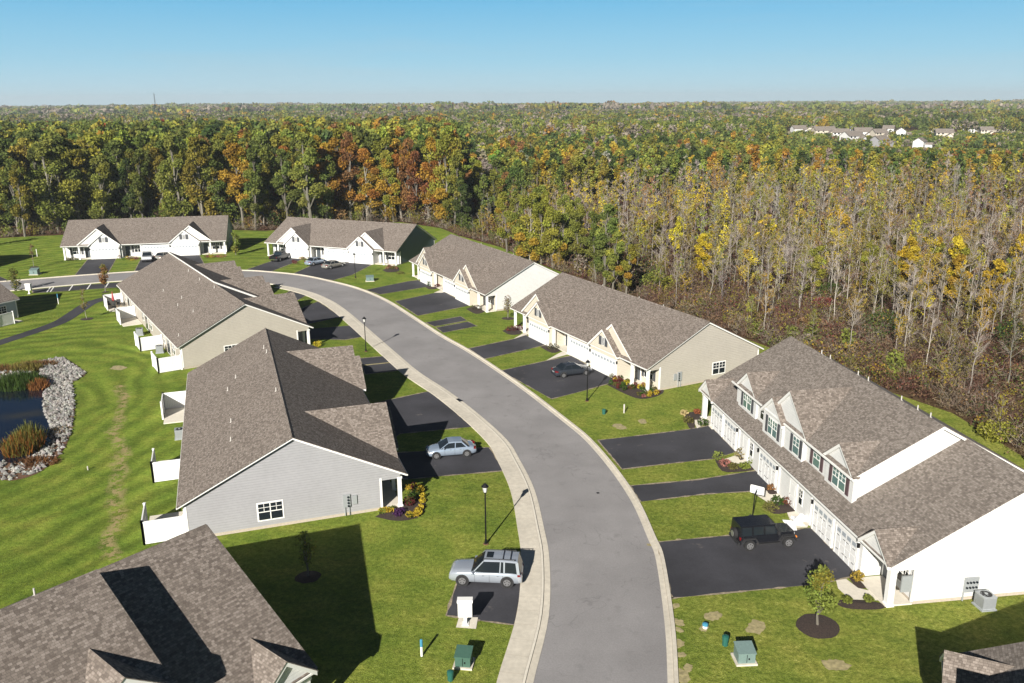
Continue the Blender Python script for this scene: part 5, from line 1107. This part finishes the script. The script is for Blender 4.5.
def far_house(px, py, w, dd, h, rz, col, label, two=True, roof='shingle'):
    w *= .72; dd *= .8; h *= .9; px -= 5; X, Y = G(px, py+2, 4.); root = empty('house', (X, Y, 4.), R(rz), label, 'house', 'pale houses of the far estate among the trees'); FARH.append((X, Y, 9)); FARH.append((X*.98, Y*.98, 7))
    b = MB(); b.box(-w/2, w/2, -dd/2, dd/2, 0, h)
    for s in (-1, 1):
        x0 = s*w/2; b.poly([(x0, -dd/2, h), (x0, dd/2, h), (x0, 0, h+dd*.32)])
    b.build('wall', col, root); r = MB()
    for s in (-1, 1): roof_face(r, [(-w/2-.5, s*(dd/2+.4), h-.2), (w/2+.5, s*(dd/2+.4), h-.2), (w/2+.5, 0, h+dd*.32+.1), (-w/2-.5, 0, h+dd*.32+.1)], .25)
    r.build('roof', roof, root); 
    g = MB(); g.box(w*.08, w*.42, -dd/2-3.5, -dd/2, 0, h*.62); g.poly([(w*.08, -dd/2-3.5, h*.62), (w*.42, -dd/2-3.5, h*.62), (w*.25, -dd/2-3.5, h*.62+w*.13)]); g.build('front_wing', col, root)
    q = MB(); roof_face(q, [(w*.25, -dd/2-4, h*.62+w*.14), (w*.25, 0, h*.62+w*.14), (w*.05, 0, h*.6), (w*.05, -dd/2-4, h*.6)], .2); roof_face(q, [(w*.25, -dd/2-4, h*.62+w*.14), (w*.25, 0, h*.62+w*.14), (w*.45, 0, h*.6), (w*.45, -dd/2-4, h*.6)], .2); q.build('wing_roof', roof, root)
    for z in ((1.0, 3.9) if h > 5 else (1.0,)):
        for x in (-w*.36, -w*.12): q = MB(); q.box(x-.6, x+.6, -dd/2-.08, -dd/2, z, z+1.4); q.build('window', 'glass', root)
for a in ((803, 132.5, 15, 9, 5.5, 10, 'siding_white', 'far small white house left of the brown-roofed one'), (828, 135, 22, 10, 5.8, 5, 'siding_cream', 'far wide cream house with a dark roof, leftmost of the estate cluster'), (845, 138, 14, 9, 6, -20, 'siding_white', 'far white house lower left of the cluster'),
          (856, 142, 17, 10, 6, 25, 'siding_white', 'far white house nearest to the viewer in the estate cluster'), (867, 137, 16, 10, 6, -10, 'siding_white', 'far white house with a reddish brown roof in the middle of the cluster'), (883, 138, 13, 9, 5.8, 12, 'siding_cream', 'far cream house right of the cluster middle'),
          (905, 136, 9, 8, 6, 70, 'siding_white', 'far narrow white house alone between dark trees'), (884, 146, 12, 8, 5.5, 30, 'siding_grey', 'far pale house half hidden below the cluster'), (948, 138, 15, 9, 5.8, -15, 'siding_cream', 'far cream house with a reddish roof right of the cluster'),
          (976, 131, 15, 9, 5.8, 8, 'siding_white', 'far white house between two orange trees'), (1008, 130, 17, 10, 5.8, 18, 'siding_cream', 'far house at the right edge beyond the orange tree'), (924, 147, 9, 7, 5, 50, 'siding_white', 'far white gable low among the trees'), (815, 131, 12, 8, 5.5, -20, 'siding_cream', 'far cream house with a pale gable, second from the left of the estate'), (838, 131, 13, 8, 6, 40, 'siding_grey', 'far grey-walled house behind the cream one with a dark roof'), (862, 131, 14, 8, 6, 15, 'siding_white', 'far white house at the back of the cluster'), (893, 133, 11, 8, 6, -30, 'siding_white', 'far white house between the cluster and the narrow one'), (938, 131, 12, 8, 6, 30, 'siding_white', 'far white house behind the cream one with a reddish roof'), (990, 135, 12, 8, 6, -10, 'siding_cream', 'far cream house second from the right edge')):
    far_house(*a, roof='shingle_warm')
X, Y = G(909, 111.5); FARH.append((X, Y, 40)); FARH.append((X*.97, Y*.97, 40)); bt = empty('barn', (X, Y, 0), 0, 'white domed farm building close under the horizon', 'building'); q = MB(); q.box(-14, 14, -10, 10, 0, 12); q.build('wall', 'siding_white', bt); q = MB(); q.hexa([(-15, -11, 12), (15, -11, 12), (15, 11, 12), (-15, 11, 12), (-4, -2, 20), (4, -2, 20), (4, 2, 20), (-4, 2, 20)]); q.build('roof', 'trim', bt)
kn = MB(); kp = [(G(px, py, 4.)[0], G(px, py, 4.)[1]) for px, py in ((770, 143), (1090, 143), (1120, 124), (780, 124))]; kc = (sum(p[0] for p in kp)/4, sum(p[1] for p in kp)/4)
for i in range(4):
    a, b = kp[i], kp[(i+1) % 4]; a2, b2 = [(kc[0]+(p[0]-kc[0])*1.35, kc[1]+(p[1]-kc[1])*1.35) for p in (a, b)]; kn.poly([(*a, 4.), (*b, 4.), (*b2, .01), (*a2, .01)])
kn.poly([(*p, 4.) for p in kp]); tag(kn.build('hill', 'forest_floor', recalc=False), kind='structure')
far_wood('distant_forest', 470, 800, 6.8, 80, 1.15, 19.5, 3.6, 21)
far_wood('farther_forest', 800, 1500, 11, 42, 2.1, 19.5, 6, 31, .3)
far_wood('horizon_forest', 1500, 5200, 30, 22, 5.5, 19, 17, 41, .5)
# transmitter mast on the horizon
X, Y = 2600*(170-512)/FPX, 2600.; mast = empty('radio_mast', (X, Y, 0), 0, 'thin lattice radio mast standing on the horizon at the left', 'mast'); q = MB()
for k in range(3): a = 2*math.pi*k/3; q.tube((2*math.cos(a), 2*math.sin(a), 0), (.7*math.cos(a), .7*math.sin(a), 62), .45, .35, 5)
for z in range(3, 60, 4): q.box(-1.3, 1.3, -.2, .2, z, z+.5)
q.build('lattice', 'black_metal', mast); q = MB(); q.tube((0, 0, 60), (0, 0, 66), .3, .1, 6); q.build('antenna', 'black_metal', mast)

# brush at the wood's edge and under the near trees
g = np.random.default_rng(77); x, y, d = grid(1.6, 40, 190, g); k = (512+FPX*x/y > 560) & ((d < 140) | (g.random(len(x)) < .5)); x, y, d = x[k], y[k], d[k]
ed = []
for i in range(len(edge)-1):
    p, q = edge[i], edge[i+1]; n = int((q-p).length/1.3)
    for t in range(n):
        v = p.lerp(q, t/max(n, 1)); 
        if abs(v.x) < .85*v.y and v.y > 10 and v.length < 330:
            nr = Vector((-(q-p).y, (q-p).x)).normalized(); ed.append((v.x+nr.x*g.uniform(-.3, 2.5), v.y+nr.y*g.uniform(-.3, 2.5), v.length))
ed = np.array(ed); x = np.concatenate([x, ed[:, 0]]); y = np.concatenate([y, ed[:, 1]]); N = len(x); d = np.hypot(x, y)
k = ~((d < 60) & (g.random(N) < .2)); x, y, d = x[k], y[k], d[k]; N = len(x)
h = g.uniform(.8, 3.1, N)*(1+.25*smooth_noise(x, y, 14, 9)); r = h*g.uniform(.5, .85, N); isleaf = g.random(N) < .62+.25*smooth_noise(x, y, 22, 4); tallb = g.random(N) < .1; h = np.where(tallb, h*1.7, h); nt = 90
sc_ = np.stack([x, y, np.zeros(N)], 1)[:, None, :]; dv = unit(g, N*nt).reshape(N, nt, 3); dv[..., 2] = np.abs(dv[..., 2])*1.3+.3
S = sc_ + dv*np.stack([r, r, h*.62], 1)[:, None, :]*g.uniform(.05, 1., (N, nt, 1)); e_ = unit(g, N*nt).reshape(N, nt, 3); e_[..., 2] = np.abs(e_[..., 2])*.9+.15; E2 = S + e_*g.uniform(.25, .95, (N, nt, 1))*(h[:, None, None]*.35); tc = np.array([(.19, .14, .11), (.16, .095, .07), (.24, .20, .16), (.13, .065, .055), (.19, .15, .09)])[g.integers(0, 5, N)]
q1 = twigs(S.reshape(-1, 3), E2.reshape(-1, 3), np.repeat(.009+d*.00018, nt), g); c1 = np.repeat(tc, nt, 0)*g.uniform(.6, 1.4, (N*nt, 1))
nl = 60; m = isleaf; cn = np.stack([x[m], y[m], h[m]*.5], 1)[:, None, :] + unit(g, m.sum()*nl).reshape(-1, nl, 3)*np.stack([r[m], r[m], h[m]*.5], 1)[:, None, :]*g.uniform(.5, 1, (m.sum(), nl, 1))
lc = np.array([SP['olive'], (.19, .12, .07), (.17, .06, .045), SP['green'], SP['gold'], SP['dark']])[g.choice(6, m.sum(), p=[.40, .27, .06, .11, .06, .10])]; q2 = cards(cn.reshape(-1, 3), .19, g); c2 = np.repeat(lc, nl, 0)*g.uniform(.6, 1.4, (m.sum()*nl, 1))
o = bpy.data.objects.new('undergrowth', mesh_q('undergrowth', np.concatenate([q1, q2]), np.concatenate([c1, c2]).clip(0, 1), 'leaf')); C.objects.link(o); tag(o, kind='stuff')

A2, B2 = [], []
g = np.random.default_rng(501)
for i in range(len(edge)-1):
    p, q = edge[i], edge[i+1]; n = int((q-p).length/1.7)
    for t in range(n):
        v = p.lerp(q, t/max(n, 1))
        if abs(v.x) > .85*v.y or v.y < 60 or v.length > 330: continue
        px = 512+FPX*v.x/v.y; nr = Vector((-(q-p).y, (q-p).x)).normalized(); dp = g.uniform(.5, 9); X, Y = v.x+nr.x*dp, v.y+nr.y*dp
        if g.random() < (.9 if px < 640 else .25):
            spn = ['dark', 'green', 'leafy', 'olive', 'brown', 'lime', 'grey'][int(g.choice(7, p=[.1, .26, .2, .2, .09, .09, .06]))]; hh = g.uniform(2, 6.0) if px < 640 else g.uniform(1.5, 3)
            m_ = 230; cn = unit(g, m_)*np.array([hh*.42, hh*.42, hh*.5])*g.uniform(.5, 1.05, (m_, 1))+np.array([X, Y, hh*.5]); cn[:, 2] = np.maximum(cn[:, 2], .1); A2.append(cards(cn, .30, g)); B2.append((np.array(SP[spn])*g.uniform(.6, 1.3, (m_, 1)))*g.uniform(.8, 1.1))
o = bpy.data.objects.new('shrubbery', mesh_q('shrubbery', np.concatenate(A2), np.concatenate(B2).clip(0, 1), 'leaf')); C.objects.link(o); tag(o, kind='stuff')

# ---------------------------------------------------------------- garden trees, shrubs, flowers
def garden_tree(px, py, h, r, sp, label, n=700, size=.16, base=.3, bare_=False, sparse=1.):
    X, Y = G(px, py); gg = np.random.default_rng(int(px*7+py)); root = empty('garden_tree', (X, Y, 0), 0, label, 'tree')
    if bare_: W, WC, Q, QC = bare(gg, h, sp, 160, n, size, .012, .9)
    else: W, WC, Q, QC = leafy(gg, h, r, sp, n, size, base=base, fill=1.35, mixsp='olive')
    for nm, v, c, mt in (('trunk', W, WC, 'bark'), ('crown', Q, QC, 'leaf')): o = bpy.data.objects.new(nm, mesh_q(nm, v, c, mt)); C.objects.link(o); o.parent = root
garden_tree(817.5, 626, 3.9, 1.05, 'leafy', 'small yellow-green tree in a round mulch ring on the right lawn', 2600, .12, .3)
garden_tree(308, 577, 3.4, .9, 'green', 'young thin tree in the dark house shadow at the lower left', 420, .12, .3); garden_tree(508, 318.5, 3.3, 1.1, 'grey', 'small round sparse tree in front of the white gable wall', 520, .14, .35)
garden_tree(87, 319, 4.2, 1.7, 'olive', 'young bare-branched tree beside the curving path', 260, .14, .3, True); garden_tree(105.5, 292, 4.6, 1.15, 'rust', 'small rust-red tree by the striped parking strip', 700, .2, .35); garden_tree(34, 267, 4.2, 1.2, 'brown', 'small brown tree on the lawn left of the far white house', 160, .16, .3, True)
garden_tree(236, 255, 4.8, 1.3, 'leafy', 'bright green young tree at the shaded end of the far white house', 700, .25, .12); garden_tree(15, 291, 4., 1.3, 'green', 'dark bushy tree behind the shade-tinted house at the left edge', 600, .2, .1); garden_tree(-8, 246, 6, 2.2, 'green', 'bushy green tree at the far left edge of the lawn', 600, .3, .1)
garden_tree(186, 226.5, 5.5, 1.7, 'gold', 'small golden tree close behind the far white house', 500, .34, .1)
def shrub(px, py, r, h, col, label, n=170, size=.13, name='shrub', group=None, cat='shrub', X=None):
    x, y = G(px, py) if X is None else X; gg = np.random.default_rng(int(x*31+y*17) % 9999); cn = unit(gg, n)*np.array([r, r, h*.55])*gg.uniform(.55, 1.05, (n, 1)) + np.array([0, 0, h*.5]); cn[:, 2] = np.maximum(cn[:, 2], .03); cc = np.array(col)*gg.uniform(.65, 1.4, (n, 1))
    o = bpy.data.objects.new(name, mesh_q(name, cards(cn, size, gg), cc.clip(0, 1), 'leaf')); C.objects.link(o); o.location = (x, y, .05); return tag(o, label, cat, group)
gn, ol, rd, yl, pu, pk, lm = (.05, .09, .02), (.13, .12, .04), (.12, .03, .03), (.46, .35, .04), (.07, .03, .09), (.30, .13, .11), (.16, .19, .04)
for a in ((857, 581, .45, .6, (.30, .22, .04), 'golden-brown shrub in the mulch by the near garage of the tall white house'), (847, 603, .3, .4, lm, 'lime shrub at the left end of the long mulch bed'), (868, 601.5, .32, .35, lm, 'lime tuft in the middle of the long mulch bed'),
          (688, 423, .6, .6, ol, 'olive shrub left of the walkway at the far corner of the tall white house'), (684, 415.5, .4, .5, (.5, .42, .2), 'pale yellow shrub at the tip of the far corner bed'), (703, 426, .6, .7, gn, 'green shrub right of the far corner walkway'), (697, 414, .35, .5, (.35, .14, .06), 'reddish shrub by the far porch post'),
          (718, 460, .55, .7, (.17, .2, .05), 'green shrub at the left tip of the middle bed'), (725, 466.5, .55, .6, pk, 'pink flowering shrub in the middle bed'), (733, 469, .5, .5, ol, 'brown-green shrub next to the pink one'), (744, 469, .5, .55, lm, 'lime shrub at the walkway in the middle bed'), (753, 465.5, .55, .7, lm, 'light green shrub at the wall corner of the middle bed'), (741, 457.5, .6, .8, (.28, .24, .12), 'beige shrub on the mulch square by the single garage'),
          (770, 511, .6, .65, ol, 'round olive shrub behind the off-roader'), (777, 505, .5, .7, gn, 'green shrub right of the basketball hoop'), (787, 505, .5, .6, (.12, .05, .03), 'dark red-brown shrub on the porch bed'), (772, 490, .45, .4, (.2, .1, .04), 'rusty low plant in the mulch by the beige chair'),
          (552, 349.5, .9, .7, (.10, .10, .05), 'dark shrub on the bed between the driveways of the beige-sided house'), (511, 331, .9, .6, rd, 'dark red shrub at the far porch of the beige-sided house'), (519, 330, .7, .6, (.12, .03, .04), 'wine-red shrub right of the far porch post'), (476, 310, 1.0, .7, (.07, .06, .04), 'dark shrubs at the corner of the white-gabled house'),
          (431, 286.5, .8, .9, gn, 'dark green shrub at the recessed entry of the white-gabled house'), (437, 287.5, .5, .6, rd, 'small red shrub at the recessed entry of the white-gabled house'), (400, 274, .8, .4, ol, 'low hedge plants round the far porch of the white-gabled house')):
    shrub(*a)
for a in ((881, 336, 2.7, 3.4, (.06, .10, .03), 'large round dark green bush in the thicket behind the tall white house'), (829, 300, 2.0, 2.8, (.07, .11, .03), 'dark green bush among pale trunks behind the ridge of the tall white house'), (1012, 345, 2.2, 3.2, (.06, .10, .03), 'dark green bush near the right edge of the thicket'), (974, 296, 2.0, 2.6, (.08, .12, .04), 'green bush under the yellow trees at the right'), (824, 309, 1.8, 1.6, (.22, .04, .05), 'red bush below the dark green one in the thicket'), (996, 440, 1.6, 1.6, (.22, .21, .04), 'yellow-green bush at the grass strip behind the tall white house')):
    shrub(*a, n=1100, size=.17, name='bush', cat='bush')
rr = random.Random(4)
def flowers(pts, cols, n, r, h, label, grp, jit=4, jy=2):
    for i in range(n):
        t = rr.random()*(len(pts)-1); k = int(t); f = t-k; px = pts[k][0]*(1-f)+pts[k+1][0]*f+rr.uniform(-jit, jit); py = pts[k][1]*(1-f)+pts[k+1][1]*f+rr.uniform(-jy, jy); c = rr.choice(cols)
        nmc = {yl: 'yellow', rd: 'red', pu: 'purple', pk: 'pink', gn: 'green', lm: 'lime', ol: 'olive'}[c]; shrub(px, py, r*rr.uniform(.7, 1.25), h*rr.uniform(.7, 1.4), c, f'{nmc} {label}', 90, .11, 'flower_clump', f'{nmc} {grp}', 'flower')
flowers([(409, 489), (419, 489), (424, 500), (420, 512), (412, 518), (405, 518)], [yl, yl, yl, yl, gn], 20, .32, .35, 'flower clump in the curved bed at the porch of the grey-sided house', 'clumps in the curved bed', 1.5, 1.)
flowers([(380, 513), (392, 511)], [yl, lm], 6, .32, .3, 'low plant left of the porch post of the grey-sided house', 'plants left of the porch', 2, 1.5); flowers([(395, 515), (402, 512)], [pu], 4, .35, .35, 'flower clump below the porch post of the grey-sided house', 'flowers below the porch post', 1.5, 1.5)
flowers([(407, 507), (412, 498), (416, 494)], [gn, rd, ol, gn], 9, .4, .6, 'plant inside the curved bed of the grey-sided house', 'plants inside the curved bed', 2.5, 3)
flowers([(610, 380), (620, 385), (632, 389), (645, 393), (658, 391)], [rd, pk, yl, gn, gn, ol, gn, ol, rd], 46, .30, .5, 'flowering plant in the garden corner of the beige-sided house', 'garden plants of the beige-sided house', 3, 5)
flowers([(315, 348), (319, 346)], [yl], 4, .5, .5, 'flower clump at the porch of the tan-sided house', 'flowers at the tan house porch', 1, 1)
flowers([(120, 259.5), (137, 260)], [pk, rd, gn, yl], 10, .5, .55, 'flowering plant before the entry of the far white house', 'entry plants of the far white house', 2, 1); flowers([(203, 258), (225, 257)], [(yl), rd, pk], 10, .5, .5, 'flower clump along the right porch of the far white house', 'porch flowers of the far white house', 1, .8); flowers([(68, 260.5), (80, 261)], [gn, ol], 6, .5, .6, 'plant at the left porch of the far white house', 'left porch plants', 1, .8)
flowers([(300, 260), (315, 262)], [yl, pk, ol], 9, .5, .55, 'plant at the middle entry of the slate-ended house', 'entry plants of the slate-ended house', 2, .8); flowers([(380, 268), (397, 269)], [rd, gn, ol, pk], 11, .5, .5, 'plant at the near porch of the slate-ended house', 'porch plants of the slate-ended house', 1.5, 1); flowers([(288, 263), (296, 264)], [pk, rd], 3, .45, .6, 'clump beside the farther driveway of the slate-ended house', 'driveway flowers', 1, 1)
# pond edge: riprap and reeds
def inpoly(x, y, poly):
    c = np.zeros(len(x), bool)
    for i in range(len(poly)):
        x0, y0 = poly[i]; x1, y1 = poly[(i+1) % len(poly)]
        if y0 != y1: c ^= ((y0 > y) != (y1 > y)) & (x < (x1-x0)*(y-y0)/(y1-y0)+x0)
    return c
rp = GG(rim); wp = GG(wat); g = np.random.default_rng(9); xs = g.uniform(-75, min(0, max(p[0] for p in rp)), 30000); ys = g.uniform(min(p[1] for p in rp), max(p[1] for p in rp), 30000)
k = inpoly(xs, ys, rp); wps = [(p[0]*.0+Vector(p).x, Vector(p).y) for p in wp]; cx_, cy_ = np.mean([p[0] for p in wps]), np.mean([p[1] for p in wps]); shr = [((p[0]-cx_)*.97+cx_, (p[1]-cy_)*.97+cy_) for p in wps]; k &= ~inpoly(xs, ys, shr); n1 = smooth_noise(xs, ys, 4, 2)
px_, py_ = proj(xs, ys, 0*xs); lower = (py_ > 436); k &= ~(lower & (g.random(len(xs)) < .55)); k &= ~((px_ < 40) & (py_ < 378) & (g.random(len(xs)) < .7)); xs, ys = xs[k][:5200], ys[k][:5200]; N = len(xs)
oc = np.array([(1, 0, 0), (0, 1, 0), (-1, 0, 0), (0, -1, 0), (0, 0, 1), (0, 0, -.6)]); sz = g.uniform(.09, .25, (N, 1, 1)); vv = oc[None]*sz*g.uniform(.6, 1.3, (N, 6, 3)) + np.stack([xs, ys, np.full(N, .07)], 1)[:, None, :]; F_ = [(0, 1, 4), (1, 2, 4), (2, 3, 4), (3, 0, 4), (1, 0, 5), (2, 1, 5), (3, 2, 5), (0, 3, 5)]
Q = np.concatenate([np.stack([vv[:, a], vv[:, b], vv[:, c], vv[:, c]*.999+vv[:, a]*.001], 1) for a, b, c in F_]); cc = np.tile(np.array([.22, .212, .20])*g.uniform(.4, 1.5, (N, 1))*(1+g.normal(0, .03, (N, 3))), (8, 1)); o = bpy.data.objects.new('riprap_stones', mesh_q('riprap_stones', Q, cc.clip(0, 1), 'bark')); C.objects.link(o); tag(o, kind='stuff')
def reeds(px, py, rx, ry, n, h, cols, name='reeds'):
    x, y = G(px, py); g = np.random.default_rng(int(px+py)); a = g.uniform(0, 6.28, n); q = np.sqrt(g.random(n)); S = np.stack([x+rx*q*np.cos(a), y+ry*q*np.sin(a), np.zeros(n)], 1); E_ = S + np.stack([g.normal(0, .25, n), g.normal(0, .25, n), h*g.uniform(.5, 1.1, n)*(1.1-.5*q)], 1); c = np.array(cols)[g.integers(0, len(cols), n)]*g.uniform(.6, 1.4, (n, 1))
    return twigs(S, E_, .035, g), c
RS = [reeds(18, 386, 2.8, 2.2, 1500, 1.7, [gn, (.07, .12, .03), (.04, .08, .02)]), reeds(39, 388, 1.0, 1.1, 500, 1.2, [(.25, .12, .04), (.3, .16, .05)]), reeds(26, 370, 1.8, 1.0, 700, 1.2, [(.25, .24, .06), (.2, .16, .05)]), reeds(41, 365, 2.0, .8, 500, .7, [(.2, .1, .05), (.28, .2, .08)]),
      reeds(24, 450, 1.6, 1.9, 1300, 1.8, [(.30, .13, .03), (.2, .17, .04), (.12, .13, .03)]), reeds(30, 441, 1.2, 1.1, 600, 1.9, [(.14, .16, .04), (.2, .2, .05)]), reeds(38, 463, 1.8, .9, 500, .6, [(.22, .12, .05), (.16, .09, .04)]), reeds(58, 432, 1.0, 1.3, 250, .4, [(.22, .16, .07)]), reeds(6, 370, 2.0, .7, 500, .8, [(.25, .16, .06), (.18, .12, .05)])]
o = bpy.data.objects.new('reeds', mesh_q('reeds', np.concatenate([a for a, b in RS]), np.concatenate([b for a, b in RS]).clip(0, 1), 'leaf')); C.objects.link(o); tag(o, kind='stuff')

# ---------------------------------------------------------------- the air
hz = MB(); hz.box(-6700, 6700, -400, 7200, -1.2, 95); ho = hz.build('haze', 'glass'); ho.data.materials.clear(); tag(ho, kind='stuff')
hm = bpy.data.materials.new('haze'); hm.use_nodes = True; n_ = hm.node_tree; n_.nodes.clear(); out_ = n_.nodes.new('ShaderNodeOutputMaterial'); pv = n_.nodes.new('ShaderNodeVolumePrincipled'); pv.inputs['Color'].default_value = (.80, .88, .95, 1); pv.inputs['Density'].default_value = .00014; pv.inputs['Anisotropy'].default_value = .1; n_.links.new(pv.outputs[0], out_.inputs['Volume']); ho.data.materials.append(hm)

# ---------------------------------------------------------------- camera, sun, sky
cam = bpy.data.cameras.new('camera'); co = bpy.data.objects.new('camera', cam); C.objects.link(co); bpy.context.scene.camera = co
cam.sensor_width = 36; cam.lens = FPX/1024*36; cam.clip_end = 20000; cam.clip_start = .5
co.matrix_world = Matrix.Translation((0, 0, CAMH)) @ Matrix.Rotation(math.pi/2 - PITCH, 4, 'X') @ Matrix.Rotation(-ROLL, 4, 'Z')
SUN_AZ, SUN_EL = R(200), R(26.8)
sl = bpy.data.lights.new('sun', 'SUN'); sl.energy = 5.0; sl.angle = R(.5); sl.color = (1., .945, .86); so = bpy.data.objects.new('sun', sl); C.objects.link(so)
sd = Vector((math.sin(SUN_AZ)*math.cos(SUN_EL), math.cos(SUN_AZ)*math.cos(SUN_EL), math.sin(SUN_EL))); so.rotation_euler = sd.to_track_quat('Z', 'Y').to_euler()
w = bpy.data.worlds.new('World'); bpy.context.scene.world = w; w.use_nodes = True; nt = w.node_tree; bg = nt.nodes['Background']; sk = nt.nodes.new('ShaderNodeTexSky'); sk.sky_type = 'NISHITA'; sk.sun_disc = False
sk.sun_elevation = SUN_EL; sk.sun_rotation = SUN_AZ; sk.altitude = 100; sk.air_density = 1.; sk.dust_density = .3; sk.ozone_density = 3.5; 
tcw = nt.nodes.new('ShaderNodeTexCoord'); spw = nt.nodes.new('ShaderNodeSeparateXYZ'); nt.links.new(tcw.outputs['Generated'], spw.inputs[0])
sky_c = ramp(nt, spw.outputs['Z'], [(0., (5.0, 7.5, 8.7)), (.05, (3.0, 6.3, 8.4)), (.125, (1.05, 4.7, 7.9)), (.19, (.32, 1.1, 2.2)), (.34, (.08, .30, .7)), (1., (.05, .16, .42))])
wc = noisen(nt, tcw.outputs['Generated'], 2.5, 6); wm = nt.nodes.new('ShaderNodeMapping'); wm.inputs['Scale'].default_value = (1.2, 1.2, 14); nt.links.new(tcw.outputs['Generated'], wm.inputs[0]); wc = noisen(nt, wm.outputs[0], 1.6, 7, .6)
sky_c = mixc(nt, mnode(nt, 'MULTIPLY', mrange(nt, wc, .52, .75), .22), sky_c, (5., 5.8, 6.4))
nt.links.new(mixc(nt, .9, sk.outputs[0], sky_c), bg.inputs[0]); bg.inputs[1].default_value = .052
sc = bpy.context.scene; sc.view_settings.view_transform = 'Standard'; sc.view_settings.look = 'None'; sc.view_settings.exposure = .96; sc.view_settings.gamma = 1
sc.cycles.max_bounces = 5; sc.cycles.diffuse_bounces = 2; sc.cycles.glossy_bounces = 3; sc.cycles.transmission_bounces = 3; sc.cycles.use_denoising = True
